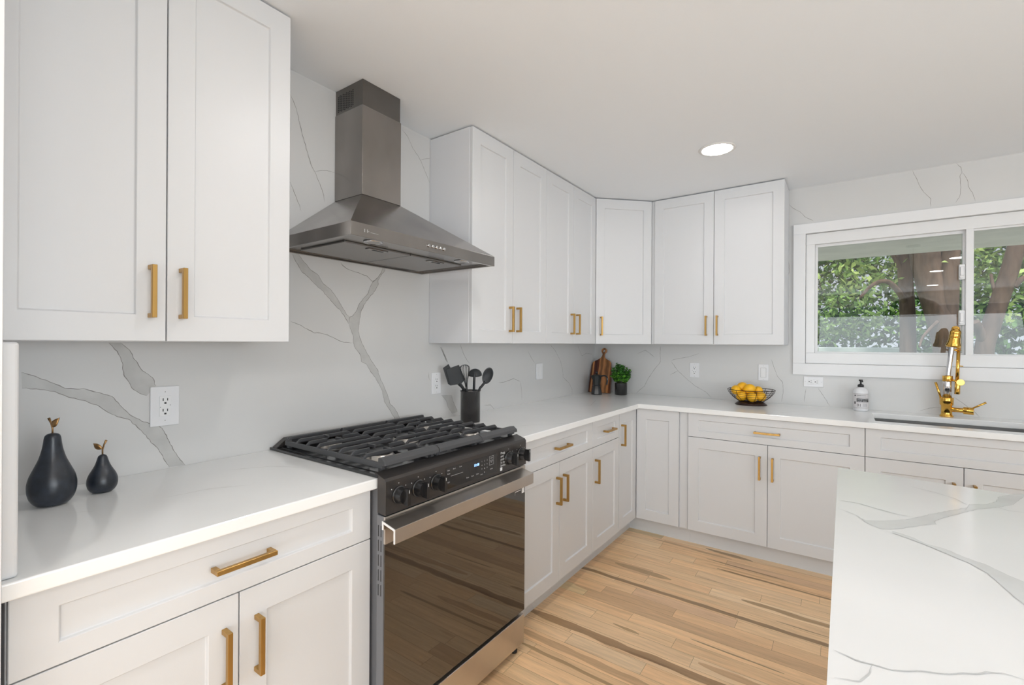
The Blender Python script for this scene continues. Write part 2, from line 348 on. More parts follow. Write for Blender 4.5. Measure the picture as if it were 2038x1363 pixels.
WIDE_WALL = [([(-3.3707,1.327),(-3.3513,1.3013),(-3.3365,1.2661),(-3.3351,1.2311),(-3.3107,1.1817),(-3.2941,1.1676),(-3.2743,1.1582)],[(-3.3415,1.3271),(-3.3194,1.306),(-3.3091,1.2755),(-3.2861,1.2389),(-3.2604,1.2143),(-3.256,1.201),(-3.2507,1.1886)]),([(-3.5534,1.2463),(-3.5332,1.2365),(-3.5011,1.2189),(-3.4676,1.196),(-3.4256,1.1919),(-3.3889,1.1755),(-3.3623,1.1659),(-3.3426,1.1368),(-3.3185,1.1015),(-3.2853,1.0794),(-3.2332,1.0514),(-3.215,1.0061),(-3.1988,0.9657),(-3.1681,0.9151)],[(-3.5532,1.2024),(-3.5204,1.2),(-3.4878,1.1884),(-3.4572,1.1696),(-3.4255,1.1572),(-3.3962,1.1399),(-3.3581,1.1063),(-3.3224,1.0894),(-3.3019,1.0663),(-3.2766,1.0292),(-3.2462,0.985),(-3.2283,0.9499),(-3.2123,0.9174)]),([(-2.7973,1.6848),(-2.78,1.6575),(-2.7528,1.619),(-2.7284,1.6038),(-2.6916,1.5708),(-2.6607,1.552),(-2.636,1.5257),(-2.6036,1.4961),(-2.574,1.4721),(-2.5514,1.4439),(-2.5302,1.415)],[(-2.7708,1.689),(-2.7483,1.6652),(-2.7154,1.633),(-2.6817,1.6156),(-2.6574,1.5807),(-2.622,1.5589),(-2.5891,1.5231),(-2.5705,1.4952),(-2.5515,1.4702),(-2.54,1.4527),(-2.5266,1.4468)]),([(-2.3423,1.6963),(-2.3488,1.6741),(-2.3747,1.6391),(-2.4003,1.6186),(-2.417,1.5925),(-2.4293,1.5602),(-2.4497,1.5378),(-2.4739,1.5121),(-2.4896,1.4772),(-2.513,1.4508),(-2.5266,1.4468),(-2.5302,1.415)],[(-2.3289,1.6909),(-2.3333,1.6743),(-2.3574,1.6517),(-2.3703,1.629),(-2.3702,1.6079),(-2.3872,1.578),(-2.4125,1.5513),(-2.4455,1.5142),(-2.4676,1.4752),(-2.4695,1.4547),(-2.4725,1.4342)]),([(-2.5302,1.415),(-2.5165,1.3855),(-2.5066,1.359),(-2.5064,1.3288),(-2.4944,1.3023),(-2.4683,1.2749),(-2.4599,1.2407),(-2.4353,1.2331),(-2.4058,1.1904),(-2.38,1.1611),(-2.3448,1.1057),(-2.3266,1.0434),(-2.2946,1.0004),(-2.2572,0.9484)],[(-2.4725,1.4342),(-2.4753,1.4205),(-2.4811,1.3898),(-2.4749,1.3595),(-2.4564,1.3222),(-2.4357,1.2882),(-2.4062,1.2461),(-2.3717,1.2029),(-2.354,1.1596),(-2.3316,1.1189),(-2.3088,1.074),(-2.2948,1.033),(-2.2622,1.004),(-2.2287,0.9484)]),([(-1.9472,1.3095),(-1.9224,1.27),(-1.8937,1.2249)],[(-1.9403,1.3095),(-1.914,1.2699),(-1.8865,1.2247)]),([(-1.9382,1.045),(-1.8991,1.0118),(-1.8844,0.9756),(-1.8476,0.9313)],[(-1.8559,1.0378),(-1.8446,1.0066),(-1.8257,0.9744),(-1.8028,0.9362)])]
THIN_WALL = [[(-2.8086,2.3242),(-2.7837,2.2788),(-2.7651,2.2124),(-2.7366,2.1217),(-2.7124,2.063),(-2.6988,2.0448),(-2.6829,2.0135),(-2.6654,1.9776),(-2.6525,1.9308)],[(-2.6988,2.047),(-2.6783,2.0578),(-2.6483,2.0692),(-2.6071,2.0701)],[(-2.8065,1.9738),(-2.7861,1.9277),(-2.7584,1.8681)],[(-2.2292,2.4008),(-2.1939,2.3815),(-2.1538,2.3301),(-2.1279,2.3113),(-2.1014,2.2865),(-2.0665,2.2354),(-2.0348,2.1878)],[(-2.1014,2.2893),(-2.067,2.3061),(-2.0279,2.3216)],[(-2.5736,1.6859),(-2.5716,1.678),(-2.5452,1.662),(-2.4708,1.6482),(-2.4381,1.6419),(-2.4045,1.6216),(-2.3918,1.6248),(-2.3747,1.6391)],[(-2.8003,1.4154),(-2.7659,1.4032),(-2.7369,1.389),(-2.7004,1.3715),(-2.6733,1.3721),(-2.6314,1.3618),(-2.5582,1.3319),(-2.5122,1.3305)],[(-1.7832,1.3244),(-1.7596,1.2779),(-1.7278,1.2357),(-1.6956,1.2085)],[(-1.0752,1.2819),(-1.029,1.231),(-0.9819,1.1917)],[(-0.7655,1.3226),(-0.6918,1.2783),(-0.608,1.1941),(-0.5791,1.1373),(-0.564,1.0665),(-0.4608,1.0104),(-0.4148,0.9566),(-0.4143,0.913)],[(-1.4145,1.0795),(-1.3372,1.0803),(-1.2464,1.0955),(-1.1615,1.0692)],[(-1.1615,1.0692),(-1.15,1.0012),(-1.1439,0.9394)],[(-1.5588,0.949),(-1.4966,0.9442),(-1.4504,0.9095)],[(-2.0371,1.1769),(-2.0303,1.1385),(-2.0203,1.1284)],[(-1.9507,1.3144),(-1.9153,1.265),(-1.8937,1.2298)],[(-0.3255,1.323),(-0.2767,1.267),(-0.2436,1.2291),(-0.1603,1.2505),(-0.0383,1.2409)]]
THIN_BACK = [[(0.3931,1.2511),(0.4615,1.2818),(0.4991,1.2565),(0.54,1.2244)],[(0.587,1.316),(0.5877,1.1855),(0.5296,1.1108),(0.4853,1.0428),(0.4556,0.9822),(0.3796,0.9143)],[(0.6736,1.1986),(0.7301,1.1185),(0.7992,1.058),(0.8534,1.012),(0.9459,0.9623),(0.9816,0.9203)],[(0.6672,1.0839),(0.7162,1.1144),(0.7336,1.1187)],[(0.6736,1.2022),(0.7296,1.2178),(0.8119,1.2337),(0.892,1.2631)],[(1.3852,1.2267),(1.4078,1.1574),(1.4247,1.1074),(1.4579,1.0648),(1.4609,1.0021),(1.4503,0.9258)],[(2.1526,2.423),(2.1738,2.3672),(2.189,2.3169),(2.2099,2.2738),(2.2395,2.2333),(2.2397,2.1788)],[(2.3501,2.4273),(2.3752,2.3952),(2.3781,2.3643),(2.3699,2.3433),(2.3743,2.2817),(2.3717,2.2292),(2.351,2.1872)],[(2.3781,2.3643),(2.3919,2.3426),(2.4044,2.3062),(2.4059,2.2795),(2.425,2.2309),(2.4374,2.18)],[(1.4889,2.3234),(1.5159,2.2904),(1.5558,2.2608),(1.5865,2.2202),(1.6383,2.1819)],[(1.4846,1.9928),(1.4945,1.8501),(1.4795,1.7803)],[(1.5972,1.0348),(1.5858,0.9366)],[(1.667,1.039),(1.7015,0.9797),(1.7357,0.9211)],[(2.1929,0.9275),(2.2394,0.9501),(2.2897,0.9604)],[(2.3476,1.0254),(2.3958,0.9841),(2.4346,0.9488),(2.4602,0.9158)]]
THIN_COUNTER = [[(0.0229,-1.2148),(0.1054,-1.1101),(0.1705,-0.9817),(0.2336,-0.8387),(0.2619,-0.6843)],[(0.116,-1.1824),(0.2396,-1.1587),(0.3197,-1.1237),(0.3883,-1.0051),(0.4095,-0.915),(0.3192,-0.6396)],[(0.0169,-0.9095),(-0.0292,-0.7711),(-0.012,-0.7211)],[(0.4448,-1.9689),(0.4964,-1.8232),(0.6313,-1.645)],[(0.2926,-3.504),(0.3183,-3.4724)],[(0.3375,-3.3329),(0.3485,-3.2279),(0.4056,-3.1447)],[(0.181,-3.1089),(0.2484,-3.0046),(0.3407,-2.9519)],[(1.4629,-0.5599),(1.6064,-0.3423),(1.8403,0.0123)]]
WIDE_ISLAND = [([(1.8354,-2.3886),(1.8546,-2.4227),(1.8909,-2.3988),(1.9347,-2.3573),(1.9788,-2.2905),(2.0252,-2.2203),(2.0727,-2.1549),(2.082,-2.1165),(2.1224,-2.0867),(2.1462,-2.0445),(2.1624,-1.9842),(2.1927,-1.9402),(2.2272,-1.9056)],[(1.8387,-2.3932),(1.8603,-2.4446),(1.8812,-2.4666),(1.9031,-2.453),(1.9195,-2.4337),(1.936,-2.4143),(1.9702,-2.3705),(1.9885,-2.3533),(1.9906,-2.323),(2.0257,-2.2632),(2.0709,-2.1867),(2.0914,-2.1566),(2.1339,-2.11),(2.172,-2.0583),(2.2193,-1.9423)]),([(1.9023,-2.4655),(1.9356,-2.4846),(1.9548,-2.5133),(1.9805,-2.5198),(2.0154,-2.5553),(2.0346,-2.5674),(2.0536,-2.5983),(2.0734,-2.6179)],[(1.9013,-2.4815),(1.934,-2.5021),(1.9588,-2.5256),(1.9862,-2.5539),(2.0114,-2.58),(2.0271,-2.6097),(2.0401,-2.6774),(2.0456,-2.6999),(2.0504,-2.7246)])]
THIN_ISLAND = [[(1.8018,-2.2843),(1.8442,-2.2831),(1.8856,-2.3077),(1.9212,-2.3257),(1.9467,-2.3281)],[(1.8007,-2.3624),(1.8253,-2.3817),(1.842,-2.3979)],[(1.8025,-3.0409),(1.8148,-3.0449),(1.8295,-3.0489),(1.8456,-3.0473),(1.8647,-3.0452),(1.8931,-3.0267),(1.9169,-3.017),(1.9387,-2.9975),(1.9522,-2.9916),(1.9622,-2.9787),(1.9791,-2.9702),(1.9974,-2.97)],[(1.8447,-3.048),(1.8404,-3.0704),(1.8286,-3.0955),(1.8044,-3.1057)],[(1.9713,-2.0064),(2.0204,-2.0392),(2.0581,-2.0751),(2.0769,-2.1282)],[(2.132,-2.1036),(2.152,-2.1272),(2.1807,-2.1208)]]
# ---------------------------------------------------------------- the room
ZC, ZT, ZU, XU, XB, XC, ZB = 2.4235, .915, 1.331, .298, .619, .646, .108
RX, RY = 5.2, -8.5
def wallplace(y, z, h): return (h, y, z)
def backplace(x, z, h): return (x, -h, z)
def topplace(x, y, h): return (x, y, ZT+h)
wb = MB(); wb.box(-.12, 0, RY, 0, 0, ZC)
for k_, (A, B) in enumerate(WIDE_WALL): wide_vein(wb, A, B, wallplace, 1, 2, .0002+.00004*k_)
for L in THIN_WALL: ribbon(wb, L, .0026, wallplace, 2, .0004)
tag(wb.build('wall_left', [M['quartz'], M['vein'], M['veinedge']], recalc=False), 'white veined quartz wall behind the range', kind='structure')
wb = MB()
WX0, WX1, WZ0, WZ1 = 1.592, 3.25, 1.205, 2.10
cells(wb, [-.12, WX0, WX1, RX+.12], [0, WZ0, WZ1, ZC], lambda i, j: not (i == 1 and j == 1), 0, .14, mp=lambda x, z, y: (x, y, z))
for L in THIN_BACK: ribbon(wb, L, .0024, backplace, 1, .0004)
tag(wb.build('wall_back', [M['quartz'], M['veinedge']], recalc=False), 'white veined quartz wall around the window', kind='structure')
wb = MB(); cells(wb, [RY, -8.2, -5.8, -5.2, -2.6, 0], [0, .75, 2.15, ZC], lambda i, j: not (i in (1, 3) and j == 1), RX, RX+.12, mp=lambda y, z, x: (x, y, z))
tag(wb.build('wall_right', M['wallpaint']), kind='structure')
wb = MB(); cells(wb, [-.12, .15, 1.15, 1.35, 4.55, RX+.12], [0, .06, 2.15, ZC], lambda i, j: not (i in (1, 3) and j == 1), RY-.12, RY, mp=lambda x, z, y: (x, y, z))
tag(wb.build('wall_front', M['wallpaint']), kind='structure')
tag(MB().box(-.12, RX+.12, RY-.12, .14, ZC, ZC+.08).build('ceiling', M['ceil']), kind='structure')
# floor: strips of maple, 60 mm wide, running parallel to the window wall
fb = MB(); PW = .0805; cols = []; seeds = []
forced = []
streaks = [(.38, 2.2, -1.297, -1.317, .036, 'd'), (.50, 2.1, -1.852, -1.858, .056, 'e'), (.68, 1.02, -1.126, -1.134, .056, 'm'),
           (1.20, 1.92, -.836, -.854, .020, 'd'), (1.12, 1.56, -.738, -.760, .014, 'd'), (1.08, 1.36, -.588, -.612, .040, 'm'), (1.38, 1.92, -1.125, -1.145, .044, 'm'), (.92, 1.05, -1.715, -1.725, .026, 'm'), (1.32, 2.1, -1.765, -1.785, .052, 's'), (.56, 1.30, -2.01, -2.03, .050, 's'),
           (.62, 1.5, -2.09, -2.11, .022, 'm'), (.75, 1.25, -.64, -.66, .034, 's'), (1.25, 1.62, -1.62, -1.63, .012, 'm'), (.6, .9, -1.50, -1.51, .030, 's'), (1.55, 2.0, -1.235, -1.24, .010, 'm')]
pal = {'l': [(.90, .615, .35), (.93, .645, .38), (.89, .58, .32), (.92, .61, .34), (.94, .68, .42)], 'd': [(.36, .225, .115)], 'e': [(.42, .26, .135)], 's': [(.66, .42, .23)],
       'm': [(.48, .31, .16), (.42, .28, .15)], 'r': [(.76, .50, .30), (.70, .45, .25)], 'g': [(.80, .60, .34)]}
def plank(x0, x1, y0, y1, k):
    c = random.choice(pal[k]); s_ = (random.uniform(0, 40), random.uniform(0, 40), 0)
    g = .0005; fb.add([(x0+g, y0+g, 0), (x1-g, y0+g, 0), (x1-g, y1-g, 0), (x0+g, y1-g, 0)], [(0, 1, 2, 3)], 0)
    j = random.uniform(.93, 1.05); cols.append(tuple(q*j for q in c)); seeds.append(s_)
r = 0; y = PW-.045
while y > RY:
    y0, y1 = y-PW, y; yc = (y0+y1)/2
    rowf = [q for q in forced if abs(q[0]-yc) < PW/2]
    x = 0.0; x -= random.uniform(0, .6); segs = []
    while x < RX:
        ln = random.choice((.35, .5, .7, .95, 1.2))*random.uniform(.85, 1.15); segs.append([x, x+ln, random.choices('lmrg', (24, .0, 3, 1.2))[0]]); x += ln
    for (fy, fx0, fx1, k) in rowf:
        ns = []
        for s0, s1, kk in segs:
            if s1 <= fx0 or s0 >= fx1: ns.append([s0, s1, kk]); continue
            if s0 < fx0: ns.append([s0, fx0, kk])
            if s1 > fx1: ns.append([fx1, s1, kk])
        ns.append([fx0, fx1, k]); segs = ns
    for s0, s1, kk in segs:
        s0, s1 = max(0, s0), min(RX, s1)
        if s1-s0 > .01: plank(s0, s1, max(y0, RY), min(y1, .1), kk)
    y -= PW
for x0, x1, ya, yb, wd, k in streaks:      # darker heartwood running through single strips
    n = max(6, int((x1-x0)/.03)); sd = random.random()*40; V = []; c = random.choice(pal[k]); s_ = (random.uniform(0, 40), random.uniform(0, 40), 0)
    for i in range(n+1):
        t = i/n; x = x0+(x1-x0)*t; yy = ya+(yb-ya)*t; en = min(1, (t*n+.2)/3, ((1-t)*n+.2)/3)**.5
        V += [(x, yy+wd*.5*en*(.8+.4*noise.noise((sd, i*.3, 0))), .0003), (x, yy-wd*.5*en*(.8+.4*noise.noise((sd+9, i*.3, 0))), .0003)]
    fb.add(V, [(2*i, 2*i+2, 2*i+3, 2*i+1) for i in range(n)], 0); cols += [c]*n; seeds += [s_]*n
npl = len(fb.f)
fb.add([(-.12, RY-.12, -.0006), (RX+.12, RY-.12, -.0006), (RX+.12, .14, -.0006), (-.12, .14, -.0006)], [(0, 1, 2, 3)], 1)
fb.add([(-.12, RY-.12, -.05), (RX+.12, RY-.12, -.05), (RX+.12, .14, -.05), (-.12, .14, -.05)], [(3, 2, 1, 0)], 1)
fo = fb.build('floor', [M['floor'], M['gap']], recalc=False); me = fo.data
ca = me.color_attributes.new('Col', 'FLOAT_COLOR', 'CORNER'); sa = me.color_attributes.new('Seed', 'FLOAT_COLOR', 'CORNER')
for i, p in enumerate(me.polygons):
    for li in p.loop_indices:
        c = cols[i] if i < npl else (.1, .06, .04); s_ = seeds[i] if i < npl else (0, 0, 0)
        ca.data[li].color = (*c, 1); sa.data[li].color = (*s_, 1)
tag(fo, 'light maple strip floor with darker heartwood strips', kind='structure')

# ---------------------------------------------------------------- window over the sink
tb = MB()
def picframe(mb, x0, x1, z0, z1, w0, w1, wt, wbm, y0, y1):   # four boards
    mb.box(x0, x1, y0, y1, z1-wt, z1); mb.box(x0, x1, y0, y1, z0, z0+wbm); mb.box(x0, x0+w0, y0, y1, z0+wbm, z1-wt); mb.box(x1-w1, x1, y0, y1, z0+wbm, z1-wt)
picframe(tb, 1.519, 3.325, 1.126, 2.168, .073, .073, .068, .079, -.018, -.0005)
tag(tb.build('trim_1', M['trim'], bevel=.002), 'flat white casing around the window', kind='structure')
win = D.objects.new('window_1', None); COL.objects.link(win); win.location = (WX0, .02, WZ0); tag(win, 'white sliding window over the sink', kind='structure')
fbm = MB(); picframe(fbm, WX0+.001, WX1-.001, WZ0+.001, WZ1-.001, .052, .052, .074, .072, .012, .10)
fbm.box(2.400, 2.433, .014, .10, WZ0+.05, WZ1-.05)
fbm.build('window_frame', M['vinyl'], win, bevel=.002)
sb = MB(); picframe(sb, 1.645, 2.402, 1.274, 2.026, .016, .012, .018, .014, .045, .075); sb.build('sash', M['vinyl'], win, bevel=.001)
sb = MB(); picframe(sb, 2.431, 3.197, 1.274, 2.026, .006, .012, .012, .010, .030, .050); sb.build('sash', M['vinyl'], win, bevel=.001)
MB().box(1.660, 2.391, .058, .062, 1.287, 2.009).build('pane', M['glass'], win)
MB().box(2.436, 3.186, .038, .042, 1.283, 2.015).build('pane', M['glass'], win)
for z in (1.775, 1.50):
    lb = MB(); lb.box(2.372, 2.400, .022, .044, z-.045, z+.045); lb.box(2.376, 2.392, .010, .022, z-.022, z+.03); lb.lathe([(.009, 0), (.009, .016)], (2.381, .024, z-.030), 12, axis=(0, -1, 0))
    lb.build('latch', M['trim'], win, bevel=.003)

# ---------------------------------------------------------------- cabinets
def shaker(mb, a0, a1, z0, z1, o0, th=.019, st=.066, rl=.070, rec=.008):
    o1 = o0+th; oi = o1-rec; g = .0015; a0 += g; a1 -= g; z0 += g; z1 -= g
    A, B, C_, E_ = a0+st, a1-st, z0+rl, z1-rl; ch = .0025
    out = [(a0, z0), (a1, z0), (a1, z1), (a0, z1)]; inn = [(A, C_), (B, C_), (B, E_), (A, E_)]; inn2 = [(A+ch, C_+ch), (B-ch, C_+ch), (B-ch, E_-ch), (A+ch, E_-ch)]
    V = [(a, o1, z) for a, z in out]+[(a, o1, z) for a, z in inn]+[(a, oi, z) for a, z in inn2]+[(a, o0, z) for a, z in out]
    Fc = [(8, 9, 10, 11), (12, 13, 14, 15)]
    for i in range(4):
        j = (i+1) % 4; Fc += [(i, j, 4+j, 4+i), (4+i, 4+j, 8+j, 8+i), (12+i, 12+j, j, i)]
    mb.add(V, Fc, 0); return mb
def pull(mb, a, z, o, L=.140, horiz=False, s=.0115, reach=.034):
    h = L/2
    if horiz:
        mb.box(a-h, a+h, o+reach-s, o+reach, z-s/2, z+s/2)
        for e in (a-h, a+h-s): mb.box(e, e+s, o, o+reach-s+.0005, z-s/2, z+s/2)
    else:
        mb.box(a-s/2, a+s/2, o+reach-s, o+reach, z-h, z+h)
        for e in (z-h, z+h-s): mb.box(a-s/2, a+s/2, o, o+reach-s+.0005, e, e+s)
    return mb
def door(root, mp, a0, a1, z0, z1, o0, hand=None, horiz=False, name='door', st=.066, rl=.070):
    d = shaker(MB(mp), a0, a1, z0, z1, o0, st=st, rl=rl).build(name, M['cab'], root, bevel=.0012, seg=1)
    if hand: pull(MB(mp), hand[0], hand[1], o0+.019, horiz=horiz).build('handle', M['brass'], d, bevel=.0008, seg=1)
    return d
def carcass(mp, a0, a1, o0, o1, z0, z1, root, name='body', t=.016, m_=None, toe=None):
    b = MB(mp); b.box(a0, a1, o0, o1, z0, z1); b.build(name, m_ or M['cabside'], root, bevel=.001, seg=1)
    if toe: tb_ = MB(mp); tb_.box(a0, a1, o0, toe, 0.0, z0-.0005); tb_.build('toe_kick', M['cab'], root)
UF = XU-.019; ZUT = 2.4175
# upper cabinets on the stove wall
c = thing('wall_cabinet', (0, -3.32, ZU), 'large white two-door wall cabinet at the left, above the two pears', 'cabinet', 'white shaker wall cabinets')
carcass(left, -3.672, -2.974, .0008, UF, ZU, ZUT, c)
door(c, left, -3.672, -3.321, ZU, ZUT, UF, (-3.358, 1.465)); door(c, left, -3.321, -2.972, ZU, ZUT, UF, (-3.287, 1.465))
c = thing('wall_cabinet', (0, -1.68, ZU), 'white two-door wall cabinet just right of the range hood', 'cabinet', 'white shaker wall cabinets')
carcass(left, -2.034, -1.3195, .0008, UF, ZU, ZUT, c)
door(c, left, -2.034, -1.678, ZU, ZUT, UF, (-1.712, 1.465)); door(c, left, -1.678, -1.3185, ZU, ZUT, UF, (-1.640, 1.465))
c = thing('wall_cabinet', (0, -.96, ZU), 'white two-door wall cabinet on the stove wall, next to the angled corner cabinet', 'cabinet', 'white shaker wall cabinets')
carcass(left, -1.3185, -.6115, .0008, UF, ZU, ZUT, c)
door(c, left, -1.3185, -.963, ZU, ZUT, UF, (-.998, 1.465)); door(c, left, -.963, -.6115, ZU, ZUT, UF, (-.918, 1.465))
# angled corner cabinet
c = thing('corner_wall_cabinet', (0, 0, ZU), 'angled single-door corner wall cabinet above the cutting board and plant', 'cabinet', 'white shaker wall cabinets')
b = MB(); poly = [(.0008, -.0008), (.0008, -.6105), (UF, -.6105), (.6105, -UF), (.6105, -.0008)]
b.prism(poly, lambda p, q, t: (p, q, ZU if t == 0 else ZUT)); b.build('body', M['cabside'], c, bevel=.001, seg=1)
dl = math.hypot(.6105-UF, .6105-UF); s2 = math.sqrt(.5)
def diag(a, o, z): return (UF+s2*a+s2*o, -.6105+s2*a-s2*o, z)
door(c, diag, .012, dl-.012, ZU, ZUT, .0005, (.052, 1.465))
# upper cabinet on the window wall
c = thing('wall_cabinet', (1.05, 0, ZU), 'white two-door wall cabinet on the window wall, left of the window', 'cabinet', 'white shaker wall cabinets')
carcass(back, .6115, 1.491, .0008, UF, ZU, ZUT, c)
door(c, back, .634, 1.0585, ZU, ZUT, UF, (1.011, 1.465)); door(c, back, 1.0585, 1.492, ZU, ZUT, UF, (1.084, 1.465))
MB(back).box(.612, .633, UF, UF+.010, ZU, ZUT).build('filler_strip', M['cab'], c, bevel=.001)
# base cabinets
BF = XB-.019; ZBT = ZT-.0325; ZD = .725
c = thing('base_cabinet', (0, -3.27, 0), 'large white base cabinet left of the range, one wide drawer over two doors', 'cabinet', 'white shaker base cabinets')
carcass(left, -3.660, -2.889, .001, BF, ZB, ZBT, c, toe=.547)
door(c, left, -3.660, -2.887, ZD, ZBT-.002, BF, (-3.2665, .802), True, 'drawer', rl=.042)
door(c, left, -3.660, -3.273, ZB, ZD, BF, (-3.307, .583)); door(c, left, -3.273, -2.887, ZB, ZD, BF, (-3.232, .583))
c = thing('base_cabinet', (0, -1.71, 0), 'white base cabinet immediately right of the range, one drawer over two doors', 'cabinet', 'white shaker base cabinets')
carcass(left, -2.110, -1.3205, .001, BF, ZB, ZBT, c, toe=.547)
door(c, left, -2.104, -1.3195, ZD, ZBT-.002, BF, (-1.692, .801), True, 'drawer', rl=.042)
door(c, left, -2.104, -1.708, ZB, ZD, BF, (-1.738, .583)); door(c, left, -1.708, -1.3195, ZB, ZD, BF, (-1.668, .583))
c = thing('base_cabinet', (0, -1.12, 0), 'narrow white base cabinet with one small drawer over a single door, beside the corner', 'cabinet', 'white shaker base cabinets')
carcass(left, -1.3195, -.9265, .001, BF, ZB, ZBT, c, toe=.547)
door(c, left, -1.3195, -.927, ZD, ZBT-.002, BF, (-1.103, .800), True, 'drawer', rl=.042)
door(c, left, -1.3195, -.927, ZB, ZD, BF, (-1.285, .583))
c = thing('corner_base_cabinet', (0, 0, 0), 'inside-corner base cabinet with a folding pair of full-height doors, one brass handle', 'cabinet', 'white shaker base cabinets')
b = MB(); cells(b, [.001, BF, .9695], [-.9258, -BF, -.001], lambda i, j: not (i == 1 and j == 0), ZB, ZBT); b.build('body', M['cabside'], c, recalc=False)
b = MB(); cells(b, [.001, .547, .9695], [-.9258, -.547, -.001], lambda i, j: not (i == 1 and j == 0), 0, ZB-.0005); b.build('toe_kick', M['cab'], c, recalc=False)
door(c, left, -.922, -.6205, ZB, ZBT-.002, BF, (-.888, .733)); door(c, back, .6205, .914, ZB, ZBT-.002, BF)
MB(back).box(.918, .968, BF+.0005, BF+.006, ZB, ZBT-.002).build('filler_strip', M['cab'], c)
c = thing('base_cabinet', (1.44, 0, 0), 'wide white base cabinet with one drawer and two doors, under the fruit basket', 'cabinet', 'white shaker base cabinets')
carcass(back, .970, 1.9065, .001, BF, ZB, ZBT, c, toe=.547)
door(c, back, .971, 1.907, ZD, ZBT-.002, BF, (1.434, .797), True, 'drawer', rl=.042)
door(c, back, .971, 1.437, ZB, ZD, BF, (1.396, .583)); door(c, back, 1.437, 1.907, ZB, ZD, BF, (1.465, .583))
c = thing('sink_base_cabinet', (2.3, 0, 0), 'white sink base cabinet with a false drawer front, partly hidden behind the island', 'cabinet', 'white shaker base cabinets')
b = MB(back); b.box(1.9075, 1.925, .001, BF, ZB, ZBT); b.box(2.672, 2.690, .001, BF, ZB, ZBT); b.box(1.925, 2.672, .001, BF, ZB, ZB+.018)
b.box(1.925, 2.672, BF-.018, BF, .70, ZBT); b.box(1.925, 2.672, .001, .012, ZB+.018, .6); b.build('body', M['cabside'], c)
MB(back).box(1.9075, 2.690, .001, .547, 0, ZB-.0005).build('toe_kick', M['cab'], c)
door(c, back, 1.907, 2.691, ZD, ZBT-.002, BF, None, True, 'drawer_front', rl=.042)
door(c, back, 1.907, 2.300, ZB, ZD, BF, (2.262, .577)); door(c, back, 2.300, 2.691, ZB, ZD, BF, (2.338, .577))
c = thing('base_cabinet', (3.1, 0, 0), 'white base cabinet right of the sink, beyond the right edge of the photo', 'cabinet', 'white shaker base cabinets')
carcass(back, 2.6915, 3.50, .001, BF, ZB, ZBT, c, toe=.547); door(c, back, 2.692, 3.10, ZB, ZBT-.002, BF); door(c, back, 3.10, 3.50, ZB, ZBT-.002, BF)
# tall end panel beside the camera-left end
p = MB().box(.001, .680, -3.700, -3.6745, 0, ZC-.003).build('tall_end_panel', M['cab'], bevel=.001)
tag(p, 'tall white end panel at the far left edge of the cabinets', 'cabinet panel')

# ---------------------------------------------------------------- quartz worktops
b = MB(); b.box(0.0008, XC, -3.673, -2.8795, ZBT+.0005, ZT)
for L in THIN_COUNTER:
    if L[0][1] < -2.85: ribbon(b, L, .0032, topplace, 1, .0003)
wt = b.build('countertop', [M['quartztop'], M['veinsoft']], bevel=.0035, seg=3)
tag(wt, 'white quartz countertop left of the range, carrying the pears', 'countertop', 'white quartz worktops')
b = MB(); XS = [.0008, XC, 1.955, 2.665, 3.52]; YS = [-2.128, -XC, -.545, -.165, -.0008]
SK = (2, 2)
cells(b, XS, YS, lambda i, j: (i == 0 or j >= 1) and (i, j) != SK, ZBT+.0005, ZT)
for L in THIN_COUNTER:
    if L[0][1] >= -2.85: ribbon(b, L, .0032, topplace, 1, .0003)
wt2 = b.build('countertop', [M['quartztop'], M['veinsoft']], recalc=False, merge=True, bevel=.003, seg=2)
tag(wt2, 'L-shaped white quartz countertop running from the range round the corner to the sink', 'countertop', 'white quartz worktops')
p = MB().box(.0008, .628, -3.6725, -3.648, ZT+.0005, ZU-.002).build('side_splash', M['cab'], bevel=.005, seg=3)
tag(p, 'short upright white side panel standing on the left countertop beside the big pear', 'side splash')
# sink
s = thing('sink', (2.31, -.355, ZT-.2), 'stainless undermount sink below the window', 'sink')
b = MB(); x0, x1, y0, y1, z0, z1 = 1.948, 2.660, -.550, -.160, ZT-.21, ZBT-.0005; t = .004
x0, x1 = 1.945, 2.669
b.box(x0, x0+t, y0, y1, z0, z1); b.box(x1-t, x1, y0, y1, z0, z1); b.box(x0+t, x1-t, y0, y0+t, z0, z1); b.box(x0+t, x1-t, y1-t, y1, z0, z1); b.box(x0, x1, y0, y1, z0-t, z0)
b.build('basin', M['sinksteel'], s); MB().lathe([(.045, 0), (.045, .003), (.030, .004), (.028, .001)], (2.31, -.355, z0), 24).build('drain', M['chrome'], s)

# ---------------------------------------------------------------- island
isl = thing('kitchen_island', (2.5, -2.6, 0), 'island with white grey-veined quartz top in the right foreground', 'island')
ipoly = [(1.797, -1.873), (1.797, -3.42), (3.00, -3.42), (3.00, -2.035)]
b = MB(); b.prism(ipoly, lambda p, q, t: (p, q, ZBT if t == 0 else ZT))
for k_, (A, B) in enumerate(WIDE_ISLAND): wide_vein(b, A, B, topplace, 1, 2, .0003+.0003*k_, ew=.0015)
for k_, L in enumerate(THIN_ISLAND): ribbon(b, L, .0030, topplace, 2, .0010+.00005*k_)
b.build('countertop', [M['quartzisland'], M['veinpale'], M['veinpaleedge']], isl, bevel=.003)
bp = [(1.812, -1.90), (1.812, -3.0), (2.98, -3.0), (2.98, -2.07)]
b = MB(); b.prism(bp, lambda p, q, t: (p, q, ZB if t == 0 else ZBT-.0005)); b.build('body', M['cab'], isl, bevel=.002)
b = MB(); b.prism([(1.86, -1.98), (1.86, -2.95), (2.93, -2.95), (2.93, -2.12)], lambda p, q, t: (p, q, 0 if t == 0 else ZB-.0005)); b.build('toe_kick', M['cab'], isl)
